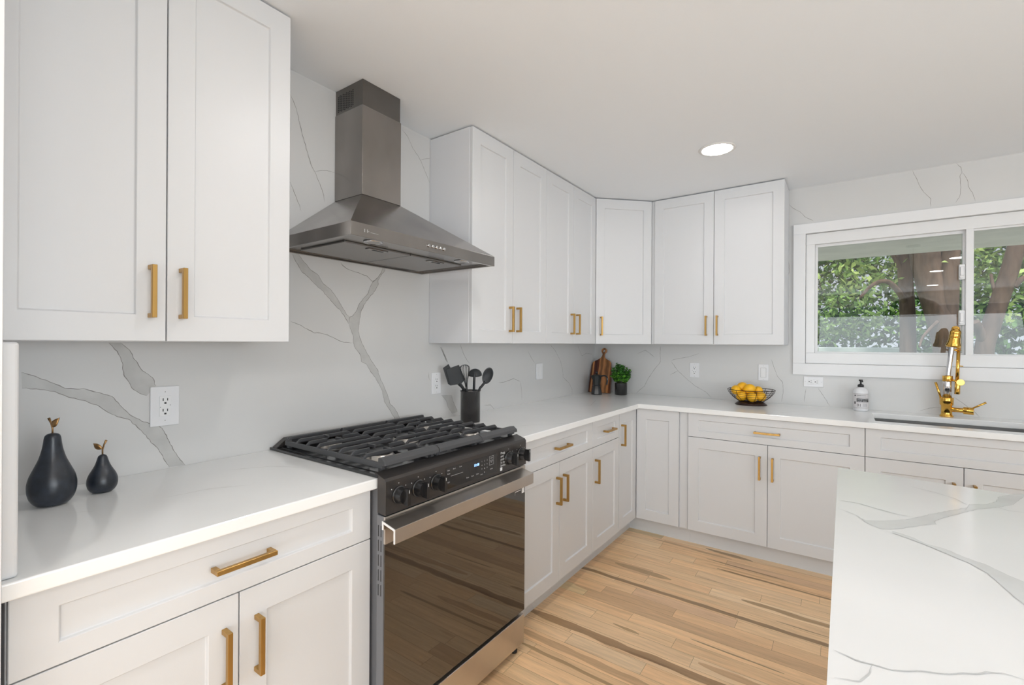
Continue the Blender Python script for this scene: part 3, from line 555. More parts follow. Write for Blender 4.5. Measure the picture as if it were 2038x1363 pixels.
# ---------------------------------------------------------------- gas range
R0, R1 = -2.8785, -2.1295
rg = thing('gas_range', (.35, (R0+R1)/2, 0), 'slide-in gas range with black control panel and dark glass oven door', 'range')
b = MB(left); b.box(R0+.002, R1-.002, .03, .64, .035, .905); b.build('body', M['greyside'], rg, bevel=.002)
ct = MB(left); ct.box(R0-.006, R1+.006, .004, .646, ZT+.0008, ZT+.010); ct.box(R0+.012, R1-.012, .06, .636, ZT+.010, ZT+.0125)
ctop = ct.build('cooktop', M['enamel'], rg, bevel=.003)
# raised back trim with sloping ends
bt = MB(); prof = [(R0+.000, ZT+.010), (R1-.000, ZT+.010), (R1-.045, .957), (R0+.045, .957)]
bt.prism(prof, lambda p, q, t: (.010 if t == 0 else .040, p, q)); bt.build('back_trim', M['blacksteel'], rg, bevel=.002)
# control panel: sloping top, upright face
cp = MB(); P0, P1 = -2.889, -2.127
cp.prism([(.652, .812), (.690, .810), (.690, .912), (.684, .920), (.640, .934), (.636, .9265), (.652, .9265)], lambda x, z, t: (x, P0 if t == 0 else P1, z))
pan = cp.build('control_panel', M['blacksteel'], rg, bevel=.0012)
def front(x, h=.0006, X=.690): return lambda tx, ty: (X+h, x[0]+tx, x[1]+ty)
db = MB(); db.box(.690, .6912, -2.628, -2.340, .824, .897); disp = db.build('display', M['displayglass'], pan)
tx = MB()
tx.text('10:08', .014, front((-2.479, .871), .0016), sx=1.0)
tx.build('clock', M['clock'], disp, recalc=False)
tx = MB()
for i in range(3):
    for j in range(3): tx.text(str(3*i+j+1), .0075, front((-2.434+j*.016, .8795-i*.0145), .0016))
tx.text('0', .0075, front((-2.418, .836), .0016))
for (yy, zz, s_) in ((-2.622, .886, 'Bake'), (-2.593, .8865, 'Broil'), (-2.560, .887, 'Conv'), (-2.622, .874, 'Roast'), (-2.522, .838, 'Timer'), (-2.494, .838, 'Cook'), (-2.466, .839, 'Clock'), (-2.622, .845, 'Light'), (-2.440, .832, 'Lock')):
    tx.text(s_, .0062, front((yy, zz), .0016))
tx.text('START', .006, front((-2.381, .882), .0016)); tx.text('OFF', .006, front((-2.378, .866), .0016)); tx.text('CLEAR', .006, front((-2.383, .840), .0016))
for (ya, za, yb, zb) in ((-2.386, .876, -2.360, .892), (-2.386, .858, -2.360, .873)):
    for q in ((ya, yb, za, za+.0006), (ya, yb, zb-.0006, zb), (ya, ya+.0006, za, zb), (yb-.0006, yb, za, zb)): tx.box(.6915, .6918, *q)
tx.box(.6915, .6918, -2.604, -2.540, .8655, .8662)
tx.build('printed_legend', M['print'], disp, recalc=False)
tx = MB()
for i, s_ in enumerate(('Press', 'and', 'push', 'to turn', 'knobs')): tx.text(s_, .0135, front((-2.312, .886-i*.0125), .0006))
tx.box(.6902, .6908, -2.314, -2.301, .820, .833)
tx.build('sticker_text', M['sticker'], pan, recalc=False)
def knob(y, z):
    kb = MB(); kb.lathe([(.0275, 0), (.0275, .004), (.0245, .006), (.0238, .020), (.022, .024), (.0215, .030)], (.690, y, z), 40, axis=(1, 0, 0))
    # grip blade standing off the round base
    w = .0075
    kb.prism([(-w, -.025), (w, -.025), (w, .025), (-w, .025)], lambda p, q, t: (.715 if t == 0 else .737, y+p*(1.0 if t == 0 else .8), z+q*(.9 if t == 0 else 1.0)))
    kb.box(.7375, .7378, y-.0012, y+.0012, z+.012, z+.022, 1)
    kb.build('knob', [M['blackplastic'], M['print']], pan, bevel=.0012)
    for a in (-.9, 0, .9): dots.lathe([(.0016, 0), (.0016, .0006)], (.690, y+.036*math.sin(a), z+.036*math.cos(a)), 8, axis=(1, 0, 0))
dots = MB()
for y in (-2.838, -2.757, -2.676, -2.258, -2.170): knob(y, .862)
tag(dots.build('dial_marks', M['print'], pan), kind='stuff')
# oven door
D0, D1 = -2.887, -2.126
ob = MB(left); ob.box(D0, D1, .648, .679, .176, .805); od = ob.build('oven_door', M['greyside'], rg, bevel=.0015)
sl = MB(left)
for zz in [.77-.035*i for i in range(16)][:5]+[.2, .235]:
    pass
for col in (.656, .668):
    for i in range(5): sl.box(D0-.0004, D0+.001, col-.0017, col+.0017, .775-i*.045-.034, .775-i*.045)
sl.build('vent_slots', M['dark'], od)
MB(left).box(D0, D1, .679, .686, .722, .805).build('top_band', M['doorsteel'], od, bevel=.001)
gb = MB(left); gb.box(D0, D1, .679, .685, .178, .7215); gp = gb.build('door_glass', M['ovenglass'], od, bevel=.001)
st = MB(); st.text('!', .018, front((-2.205, .693), .0006, .685)); 
st.box(.6852, .6856, -2.152, -2.132, .688, .712)
st.box(.6852, .6856, -2.200, -2.158, .703, .706); st.build('sticker', M['sticker'], od, recalc=False)
hb = MB(); cs = [(.688, .798), (.745, .785), (.745, .742), (.740, .742), (.740, .780), (.694, .7905), (.694, .772), (.688, .772)]
hb.prism(cs, lambda x, z, t: (x, -2.898 if t == 0 else -2.152, z)); hd = hb.build('handle', M['doorsteel'], od, bevel=.0008)
eb = MB(); eb.prism(cs, lambda x, z, t: (x, -2.9005 if t == 0 else -2.8985, z)); eb.build('end_cap', M['sticker'], hd)
MB(left).box(D0, D1, .645, .684, .036, .160).build('drawer', M['doorsteel'], rg, bevel=.002)
MB(left).box(D0+.01, D1-.01, .640, .650, .160, .176).build('drawer_gap', M['dark'], rg)
for (y, x) in ((-2.16, .655), (-2.85, .655), (-2.16, .08), (-2.85, .08)):
    MB().lathe([(.014, 0), (.014, .012), (.009, .014), (.009, .036)], (x, y, 0), 16).build('foot', M['dark'], rg)
# burners
def burner(x, y, r):
    q = MB(); q.lathe([(r*1.25, 0), (r*1.2, .004), (r, .006), (r*.96, .016), (r*.7, .018)], (x, y, ZT+.0125), 32); bo = q.build('burner', M['burner'], rg)
    MB().lathe([(r*.86, 0), (r*.88, .006), (r*.8, .009), (.001, .010)], (x, y, ZT+.0305), 32).build('burner_cap', M['castiron'], bo)
YS3 = [R0+.014, -2.6225, -2.3855, R1-.014]
yc = [(YS3[i]+YS3[i+1])/2 for i in range(3)]
for (x, i, r) in ((.20, 0, .036), (.48, 0, .050), (.20, 2, .034), (.48, 2, .046), (.34, 1, .048)): burner(x, yc[i], r)
# grates
GT = .970
def bar(mb, y0, y1, x, w=.0078, h=.013, dl=True, dr=True):
    z0, z1 = GT-h, GT; d = .016
    pts = [(y0, z0-(.014 if dl else 0)), (y0+(d if dl else 0), z0), (y1-(d if dr else 0), z0), (y1, z0-(.014 if dr else 0)), (y1, z1-(.014 if dr else 0)), (y1-(d if dr else 0), z1), (y0+(d if dl else 0), z1), (y0, z1-(.014 if dl else 0))]
    lo = [(x-w/2*1.2, p, q) for p, q in pts]; 
    mb.prism(pts, lambda p, q, t: (x-w/2 if t == 0 else x+w/2, p, q))
for i in range(3):
    y0, y1 = YS3[i]+.0015, YS3[i+1]-.0015; g = MB()
    xs = [.085+.0655*k for k in range(9)]
    gap = {2: [(.20, .034)], 6: [(.48, .042)]} if i != 1 else {4: [(.34, .045)]}
    c_ = (y0+y1)/2
    for k, x in enumerate(xs[:-1]):
        if k in gap and gap[k]:
            gg = gap[k][0][1]; bar(g, y0, c_-gg, x, dr=False); bar(g, c_+gg, y1, x, dl=False)
        else: bar(g, y0, y1, x)
    # side rails, lower
    for yy in (y0+.004, y1-.004): g.box(.075, .640, yy-.0045, yy+.0045, GT-.032, GT-.014)
    # front thick rounded rail
    x = .638; zz = GT-.006
    dl_, dr_ = (.02 if i == 0 else .0), (.02 if i == 2 else .0)
    g.prism([(x-.018, zz-.010), (x+.006, zz-.018), (x+.018, zz-.016), (x+.016, zz-.004), (x, zz+.007), (x-.016, zz+.006)], lambda p, q, t: (p, y0 if t == 0 else y1, q))
    # back rail and fore-aft finger bars
    g.box(.070, .084, y0+.004, y1-.004, GT-.030, GT-.001)
    for (bx, br) in (((.20, .05), (.48, .06)) if i != 1 else ((.34, .08),)):
        g.box(bx-.062, bx-.024, c_-.004, c_+.004, GT-.012, GT-.0005); g.box(bx+.024, bx+.062, c_-.004, c_+.004, GT-.012, GT-.0005)
    for yy in (y0+.012, y1-.012):
        for xx in (.085, .625): g.box(xx-.009, xx+.009, yy-.007, yy+.007, ZT+.0127, GT-.012)
    g.build('grate', M['castiron'], rg, bevel=.0016, seg=2)

# ---------------------------------------------------------------- range hood
hd = thing('range_hood', (.24, -2.485, 1.69), 'stainless chimney range hood mounted above the gas range', 'range hood')
H0, H1, HX, HZ, HR = -2.868, -2.088, .482, 1.690, 1.735
C0, C1, CX, CZ = -2.606, -2.400, .190, 1.945
b = MB(); t = .003
lo = [(.001, H0, HZ), (HX, H0, HZ), (HX, H1, HZ), (.001, H1, HZ)]; mi = [(p[0], p[1], HR) for p in lo]
top = [(.001, C0+.002, CZ), (CX-.002, C0+.002, CZ), (CX-.002, C1-.002, CZ), (.001, C1-.002, CZ)]
zi = HZ+.010; ins = .014
il = [(.015, H0+ins, HZ), (HX-ins, H0+ins, HZ), (HX-ins, H1-ins, HZ), (.015, H1-ins, HZ)]; iu = [(p[0], p[1], zi) for p in il]
b.add(lo+mi+top+il+iu, [(8, 9, 10, 11)]+[f for i in range(4) for j in [(i+1) % 4] for f in ((i, j, 4+j, 4+i), (4+i, 4+j, 8+j, 8+i), (i, 12+i, 12+j, j), (12+i, 16+i, 16+j, 12+j))]+[(16, 17, 18, 19)])
cano = b.build('canopy', M['steel'], hd, bevel=.001)
for (f0, f1) in ((-2.795, -2.483), (-2.478, -2.166)):
    q = MB(); q.box(.06, .345, f0, f1, HZ+.003, HZ+.0095); fl = q.build('grease_filter', M['filter'], hd, bevel=.001)
    q = MB(); q.box(.315, .340, (f0+f1)/2-.045, (f0+f1)/2+.045, HZ-.0015, HZ+.0028); q.build('latch', M['steel'], fl, bevel=.001)
    q = MB(); q.box(.322, .332, (f0+f1)/2-.020, (f0+f1)/2+.030, HZ-.0022, HZ-.0016); q.build('slot', M['dark'], fl)
for y in (-2.72, -2.235):
    q = MB(); q.lathe([(.034, 0), (.034, -.004), (.027, -.005), (.027, -.001)], (.408, y, HZ+.0095), 32); ring = q.build('hood_lamp', M['chrome'], hd)
    MB().lathe([(.026, 0), (.026, -.002)], (.408, y, HZ+.0078), 32).build('lens', M['hoodlens'], ring)
for i in range(5):
    MB().lathe([(.0062, 0), (.0062, .004), (.005, .006)], (HX, -2.513+i*.0215, 1.7135), 20, axis=(1, 0, 0)).build('button', M['chrome'], hd)
q = MB()
for ya, yb, za, zb in ((-2.815, -2.811, 1.707, 1.718), (-2.803, -2.799, 1.707, 1.718), (-2.799, -2.793, 1.711, 1.7125), (-2.789, -2.755, 1.709, 1.7105)): q.box(HX+.0001, HX+.0005, ya, yb, za, zb)
q.build('logo', M['chrome'], hd, recalc=False)
b = MB(); b.box(.001, CX, C0, C1, CZ, 2.315); b.build('lower_chimney', M['steel'], hd, bevel=.001)
b = MB(); b.box(.0015, CX-.003, C0+.003, C1-.003, 2.315, ZC-.001); uc = b.build('upper_chimney', M['steeldk'], hd, bevel=.001)
q = MB()
for i in range(10):
    for j in range(9):
        x = .018+i*.0112; z = 2.327+j*.0078+(.0039 if i % 2 else 0)
        q.box(x, x+.0062, C0+.0023, C0+.0029, z, z+.0046)
q.build('vent_holes', M['dark'], uc)

# ---------------------------------------------------------------- ceiling downlights
def downlight(x, y, label, glow):
    t_ = thing('recessed_light', (x, y, ZC), label, 'ceiling light', 'recessed ceiling lights')
    MB().lathe([(.077, -.0015), (.082, -.006), (.094, -.004), (.098, -.0005)], (x, y, ZC), 48).build('trim_ring', M['trimring'], t_)
    MB().lathe([(.076, 0), (.076, -.004)], (x, y, ZC-.0005), 48).build('diffuser', M[glow], t_)
    return t_
d0 = downlight(1.229, -1.027, 'round recessed ceiling light between the corner cabinet and the window, the only one in view', 'candim')
d0 = downlight(1.229, -2.60, 'round recessed ceiling light outside the picture', 'can')
for (x, y) in ((1.229, -4.3), (2.95, -3.95), (2.90, -5.2), (3.1, -7.3), (1.3, -6.6)):
    dup(d0, (x, y, ZC), 'round recessed ceiling light outside the picture')

# ---------------------------------------------------------------- wall plates
def plate(root, mp, a, z, w, h, name='plate'):
    return MB(mp).box(a-w/2, a+w/2, .0006, .0065, z-h/2, z+h/2).build('cover_plate', M['plate'], root, bevel=.002, seg=3)
def recept(root, mp, a, z, hor=False, deco=True, s=1.0):
    def mq(u, o, v): return mp(a+(v if hor else u)*s, o, z+(u if hor else v)*s)
    if deco: MB(mq).box(-.0165, .0165, .0066, .0085, -.0335, .0335).build('receptacle', M['trim'], root, bevel=.0008)
    q = MB(mq); o0, o1 = .0084, .0089
    for c_ in (-.0175, .0175):
        if not deco: MB(mq).lathe([(.0155, 0), (.0155, .002)], (0, .0066, c_), 28, axis=(0, 1, 0)).build('receptacle', M['trim'], root)
        q.box(-.0075, -.0050, o0, o1, c_, c_+.009); q.box(.0050, .0075, o0, o1, c_+.0005, c_+.0085); q.box(-.003, .003, o0, o1, c_-.010, c_-.0045)
    if deco:
        q.box(-.0145, -.0125, o0, o1, -.0035, -.0015); q.box(.0125, .0145, o0, o1, .0015, .0035)
    q.build('slots', M['dark'], root)
    for zz in (.046, -.049): MB(mq).box(-.0012, .0012, .0066, .0071, zz, zz+.003).build('screw', M['filter'], root)
e = thing('wall_outlet', (0, -3.2275, 1.06), 'white double outlet with oversized plate above the small pear', 'outlet', 'wall outlets and switches'); plate(e, left, -3.2275, 1.121, .080, .128); recept(e, left, -3.2275, 1.121, s=.98)
e = thing('wall_outlet', (0, -1.981, 1.05), 'white duplex outlet right of the range, behind the utensil crock', 'outlet', 'wall outlets and switches'); plate(e, left, -1.981, 1.113, .070, .116); recept(e, left, -1.981, 1.113, deco=False)
e = thing('wall_switch', (0, -.926, 1.07), 'white rocker switch on the stove wall between the crock and the cutting board', 'switch', 'wall outlets and switches'); plate(e, left, -.926, 1.130, .085, .114)
MB(left).box(-.9425, -.9095, .0066, .0095, 1.097, 1.163).build('rocker', M['trim'], e, bevel=.001)
e = thing('wall_outlet', (.857, 0, 1.07), 'white duplex outlet on the window wall, right of the plant', 'outlet', 'wall outlets and switches'); plate(e, back, .857, 1.131, .072, .114); recept(e, back, .857, 1.131)
e = thing('wall_switch', (1.336, 0, 1.07), 'white rocker switch above the fruit basket', 'switch', 'wall outlets and switches'); plate(e, back, 1.336, 1.131, .066, .118)
q = MB(back); q.box(1.3195, 1.3525, .0066, .0095, 1.098, 1.164); q.build('rocker', M['trim'], e, bevel=.001)
q = MB(back)
for (a0, a1, z0, z1) in ((1.3178, 1.3195, 1.0965, 1.1655), (1.3525, 1.3542, 1.0965, 1.1655), (1.3178, 1.3542, 1.0965, 1.098), (1.3178, 1.3542, 1.164, 1.1655)): q.box(a0, a1, .0064, .0068, z0, z1)
q.box(1.3345, 1.3375, .0064, .0070, 1.178, 1.181); q.box(1.3345, 1.3375, .0064, .0070, 1.081, 1.084)
q.build('seam', M['filter'], e)
e = thing('wall_outlet', (1.641, 0, 1.05), 'white horizontal outlet under the left end of the window', 'outlet', 'wall outlets and switches'); plate(e, back, 1.641, 1.080, .114, .070); recept(e, back, 1.641, 1.080, hor=True)

# ---------------------------------------------------------------- pears
def pear(x, y, h, rmax, lean, label, stemdir, leafdir):
    t_ = thing('decorative_pear', (x, y, ZT), label, 'decorative pear', 'navy ceramic pears')
    q = MB(); n = 28; prof = []
    key = [(0, .60), (.02, .70), (.10, .90), (.20, .99), (.30, 1.0), (.40, .93), (.52, .74), (.64, .55), (.76, .43), (.86, .37), (.93, .345), (.97, .31), (.99, .22), (1.0, .001)] if lean > 0 else \
          [(0, .60), (.03, .74), (.12, .92), (.24, 1.0), (.36, .98), (.48, .86), (.60, .66), (.72, .48), (.84, .37), (.92, .31), (.97, .25), (1.0, .001)]
    def f(tt):
        for i in range(len(key)-1):
            if key[i][0] <= tt <= key[i+1][0]:
                k = (tt-key[i][0])/(key[i+1][0]-key[i][0]); return key[i][1]*(1-k)+key[i+1][1]*k
    hs = [0]+[i/26 for i in range(1, 26)]+[.985, .995, 1.0]
    q.lathe([(max(.0008, f(v)*rmax), v*h) for v in hs], (x, y, ZT+.0004), 40)
    q.build('body', M['pear'], t_, subsurf=1)
    s_ = MB(); sd = rt*stemdir
    s_.tube([(x, y, ZT+h-.004), (x, y, ZT+h+.012), tuple(Vector((x, y, ZT+h+.026))+sd*.004), tuple(Vector((x, y, ZT+h+.038))+sd*.010)], [.0020, .0018, .0020, .0030], 8)
    s_.build('stem', M['copper'], t_)
    l_ = MB(); base = Vector((x, y, ZT+h+.014)); ld = (rt*leafdir*.55+Vector((0, 0, .83))).normalized() if lean > 0 else (rt*leafdir*.85+Vector((0, 0, .5))).normalized()
    wd = ld.cross(fw).normalized(); V = []; m_ = 10
    for i in range(m_+1):
        u = i/m_; wv = math.sin(math.pi*u**.85)*.0075*(1 if u < 1 else 0); c_ = base+ld*(.030*u)+fw*(-.004*math.sin(math.pi*u))
        for k, off in ((-1, .0015), (0, 0), (1, .0015)): V.append(tuple(c_+wd*wv*k+fw*off-fw*.001))
        for k, off in ((-1, .0015), (0, 0), (1, .0015)): V.append(tuple(c_+wd*wv*k+fw*off+fw*.0005))
    Fc = []
    for i in range(m_):
        a = i*6; bb = a+6
        for k in (0, 1): Fc += [(a+k, a+k+1, bb+k+1, bb+k), (a+3+k, bb+3+k, bb+4+k, a+4+k)]
        Fc += [(a, bb, bb+3, a+3), (a+2, a+5, bb+5, bb+2)]
    l_.add(V, Fc, 0, True); l_.build('leaf', M['copper'], t_)
pear(.170, -3.523, .182, .0475, 1, 'larger navy ceramic pear with copper leaf on the left countertop', -1, 1)
pear(.140, -3.417, .104, .0340, -1, 'smaller navy ceramic pear with copper leaf, right of the larger one', 1, -1)

# ---------------------------------------------------------------- crock and utensils
CK = Vector((.190, -1.913, ZT)); cu = rt.copy(); cu.z = 0; cu.normalize()
cr = thing('utensil_crock', tuple(CK), 'tall dark metallic crock holding kitchen utensils right of the range', 'utensil holder')
q = MB(); q.lathe([(.052, .0004), (.052, .160), (.0555, .162), (.0555, .166), (.050, .166), (.048, .162), (.048, .012), (.001, .010)], tuple(CK), 48); q.build('body', M['crock'], cr, bevel=0)
def viewplane(u, v, d=0.0):              # u to the right, v up from the counter, d towards the wall
    p = CK+cu*u+Vector((0, 0, v))+Vector((-cu.y, cu.x, 0))*d
    return tuple(p)
def utensil(name, label, build):
    t_ = thing(name, tuple(CK+Vector((0, 0, .02))), label, 'kitchen utensil', 'black utensils in the crock'); build(t_); return t_
def smooth(pts, n=24):
    out = []; P = [Vector(p) for p in pts]
    for i in range(len(P)-1):
        p0 = P[max(0, i-1)]; p1 = P[i]; p2 = P[i+1]; p3 = P[min(len(P)-1, i+2)]
        for k in range(n//(len(P)-1)+1):
            t = k/(n//(len(P)-1)+1)
            out.append(tuple(.5*((2*p1)+(-p0+p2)*t+(2*p0-5*p1+4*p2-p3)*t*t+(-p0+3*p1-3*p2+p3)*t**3)))
    out.append(tuple(P[-1])); return out
S = .00262
def spatula(pts, hx, d, stem):
    def f(t_):
        q = MB(); q.prism(pts, lambda p, z, t: viewplane(p, z, d+(0 if t == 0 else .003))); q.build('blade', M['silicone'], t_, bevel=.0012)
        q = MB(); q.tube(smooth([viewplane(*s_, d+.0015) for s_ in stem]), [.0055], 8) if False else q.tube(smooth([viewplane(*s_, d+.0015) for s_ in stem]), .0055, 8); q.build('handle', M['silicone'], t_)
    return f
utensil('slotted_turner', 'black square-headed turner leaning left at the back of the crock', spatula([(-.150, .283), (-.120, .304), (-.086, .245), (-.110, .190), (-.122, .197)], 0, .016, [(-.012, .03), (-.036, .155), (-.062, .193), (-.092, .214)]))
utensil('spatula', 'black broad spatula leaning left in front of the turner', spatula([(-.132, .276), (-.063, .301), (-.028, .222), (-.050, .200), (-.070, .196), (-.108, .190)], 0, .004, [(.004, .03), (-.024, .150), (-.038, .178), (-.058, .205)]))
def whisk(t_):
    q = MB(); q.tube(smooth([viewplane(.010, .03, -.012), viewplane(-.016, .155, -.012), viewplane(-.020, .185, -.012)]), .0060, 10); q.build('handle', M['silicone'], t_)
    q = MB(); A = Vector(viewplane(-.020, .180, -.012)); ax = (Vector(viewplane(-.032, .302, -.014))-A); L_ = ax.length; ax.normalize(); sd = cu; dp = ax.cross(sd).normalized(); sd = dp.cross(ax)
    for k in range(5):
        an = math.pi*k/5; dr = sd*math.cos(an)+dp*math.sin(an); pts = []
        for i in range(33):
            u = 2*math.pi*i/32-math.pi; uu = i/32
            hgt = math.sin(math.pi*uu)**.75*L_; wd = -math.cos(math.pi*uu)*.004+math.sin(2*math.pi*uu)*-.029*(.35+.65*math.sin(math.pi*uu))
            pts.append(tuple(A+ax*hgt+dr*wd))
        q.tube(pts, .0012, 6)
    q.build('wires', M['silicone'], t_)
utensil('whisk', 'black wire whisk standing left of centre in the crock', whisk)
def ladle(t_):
    q = MB(); c_ = Vector(viewplane(.024, .246, 0)); R = .037
    V = []; n = 24
    # bowl seen from behind, opening tilted down
    out = []
    for i in range(9):
        a = math.pi/2*i/8
        out.append((R*math.cos(a), R*math.sin(a)*.95))
    prof = out+[(max(.0006, (R-.0025)*math.cos(math.pi/2*(8-i)/8)), (R-.0025)*.95*math.sin(math.pi/2*(8-i)/8)) for i in range(9)]
    prof[8] = (.0006, prof[8][1]); ax = (Vector((0, 0, 1))*.98-fw*.18).normalized()
    q.lathe(prof, tuple(c_), 32, axis=tuple(ax)); q.build('bowl', M['silicone'], t_)
    q = MB(); q.tube(smooth([viewplane(.016, .03, 0), viewplane(.020, .165, -.02), viewplane(.023, .225, -.040), viewplane(.024, .262, -.037)]), [.0065]*1 if False else .0068, 10); q.build('handle', M['silicone'], t_)
utensil('ladle', 'black ladle with its round bowl up, in the middle of the crock', ladle)
def spoon(t_):
    q = MB(); c_ = Vector(viewplane(.092, .246, 0)); ax = (cu*.32+Vector((0, 0, .95))).normalized(); sd = ax.cross(fw).normalized(); nn = sd.cross(ax)
    V = []; Fc = []; n = 32; rings = 6
    for side in (0, 1):
        for r_ in range(rings+1):
            rr = r_/rings
            for k in range(n):
                a = 2*math.pi*k/n; x_ = .0275*rr*math.cos(a); y_ = .0430*rr*math.sin(a)*(1 if math.sin(a) > 0 else 1.1)
                dpt = (1-rr*rr)*.010+(.002 if side else 0)
                V.append(tuple(c_+sd*x_+ax*y_+fw*dpt*1.0))
    for side in (0, 1):
        o_ = side*(rings+1)*n
        for r_ in range(rings):
            for k in range(n): Fc.append((o_+r_*n+k, o_+r_*n+(k+1) % n, o_+(r_+1)*n+(k+1) % n, o_+(r_+1)*n+k))
    for k in range(n): Fc.append((rings*n+k, rings*n+(k+1) % n, (2*rings+1)*n+(k+1) % n, (2*rings+1)*n+k))
    q.add(V, Fc, 0, True); q.build('bowl', M['silicone'], t_, merge=True)
    q = MB(); q.tube(smooth([viewplane(.020, .03, .004), viewplane(.045, .160, .001), viewplane(.062, .190, .001), viewplane(.080, .212, .002)]), .0070, 10); q.build('handle', M['silicone'], t_)
utensil('mixing_spoon', 'black oval spoon leaning right in the crock', spoon)

# ---------------------------------------------------------------- cutting board, moka pot, plant
cb = thing('cutting_board', (.112, -.150, ZT), 'acacia cutting board with round looped handle leaning in the corner', 'cutting board')
prof = [(-.098, 0), (.103, 0), (.104, .02), (.100, .10), (.093, .17), (.084, .240), (.080, .262), (.066, .278), (.040, .292), (.022, .302), (.014, .316), (.013, .335)]
hole_c = (.004, .366); ro, ri = .0245, .0115
arc = [(hole_c[0]+ro*math.cos(a), hole_c[1]+ro*math.sin(a)) for a in [math.radians(-52+i*(284/20)) for i in range(21)]]
lp = [(-.006, .335), (-.010, .316), (-.022, .300), (-.040, .288), (-.066, .276), (-.088, .262), (-.096, .235), (-.100, .12)]
outl = prof+arc+lp
q = MB(); tilt = math.radians(15)
def bp_(p, z, t): return (p, .022*t+0, z)
def placeb(p, z, t):
    y = t; return (p, z*math.sin(tilt)+y*math.cos(tilt), z*math.cos(tilt)-y*math.sin(tilt)+.0058)
# outline with a round hole: bridge through a bmesh fill
bm = bmesh.new(); vo = [bm.verts.new((p, 0, z)) for p, z in outl]; eo = [bm.edges.new((vo[i], vo[(i+1) % len(vo)])) for i in range(len(vo))]
hl = [(hole_c[0]+ri*math.cos(2*math.pi*i/20), hole_c[1]+ri*math.sin(2*math.pi*i/20)) for i in range(20)]
vh = [bm.verts.new((p, 0, z)) for p, z in hl]; eh = [bm.edges.new((vh[i], vh[(i+1) % 20])) for i in range(20)]
res_ = bmesh.ops.triangle_fill(bm, use_beauty=True, edges=eo+eh)
fs = [g_ for g_ in bm.faces]
ex = bmesh.ops.extrude_face_region(bm, geom=fs); 
for g_ in ex['geom']:
    if isinstance(g_, bmesh.types.BMVert): g_.co.y += .018
bmesh.ops.recalc_face_normals(bm, faces=bm.faces)
mb_ = D.meshes.new('board'); bm.to_mesh(mb_); bm.free(); mb_.materials.append(M['board'])
bo = D.objects.new('board', mb_); COL.objects.link(bo); bo.parent = cb; bo.rotation_euler = (-tilt, 0, 0); bo.location = (0, 0, .0052)
bv = bo.modifiers.new('bevel', 'BEVEL'); bv.width = .003; bv.segments = 2; bv.limit_method = 'ANGLE'
mk = thing('moka_pot', (.147, -.262, ZT), 'small black stovetop coffee pot in front of the cutting board', 'coffee pot')
X_, Y_ = .147, -.262
MB().lathe([(.045, .0004), (.046, .006), (.040, .040), (.0335, .066), (.032, .072)], (X_, Y_, ZT), 8, sm=False).build('base', M['moka'], mk, bevel=.0015)
MB().lathe([(.0335, .0725), (.0335, .078), (.031, .080)], (X_, Y_, ZT), 32).build('collar', M['moka'], mk)
q = MB(); q.lathe([(.030, .0805), (.034, .110), (.041, .148), (.0425, .154)], (X_, Y_, ZT), 8, sm=False)
q.hexa([(X_-.038, Y_-.012, ZT+.154), (X_-.038, Y_+.012, ZT+.154), (X_-.034, Y_+.004, ZT+.118), (X_-.034, Y_-.004, ZT+.118)], [(X_-.056, Y_-.003, ZT+.156), (X_-.056, Y_+.003, ZT+.156), (X_-.040, Y_+.002, ZT+.122), (X_-.040, Y_-.002, ZT+.122)])
q.build('pot', M['mokatop'], mk, bevel=.001)
MB().lathe([(.0425, .1545), (.040, .159), (.012, .165), (.010, .166)], (X_, Y_, ZT), 8, sm=False).build('lid', M['mokatop'], mk)
MB().lathe([(.006, .1665), (.006, .172), (.010, .177), (.009, .186), (.004, .189)], (X_, Y_, ZT), 16).build('lid_knob', M['moka'], mk)
q = MB(); hd_ = [(X_+.036, .150), (X_+.062, .158), (X_+.086, .150), (X_+.094, .125), (X_+.088, .085)]
q.tube(smooth([(a_, Y_, ZT+z_) for a_, z_ in hd_]), [.0075]*0 or .0065, 10); q.build('handle', M['moka'], mk)
pl = thing('potted_plant', (.318, -.165, ZT), 'small leafy green plant in a black pot right of the cutting board', 'plant')
X_, Y_ = .318, -.165
MB().lathe([(.047, .0004), (.050, .004), (.050, .094), (.0505, .098), (.0465, .098), (.0455, .088), (.001, .086)], (X_, Y_, ZT), 48).build('pot', M['pot'], pl)
random.seed(21); q = MB(); sm_ = MB(); ql = MB()
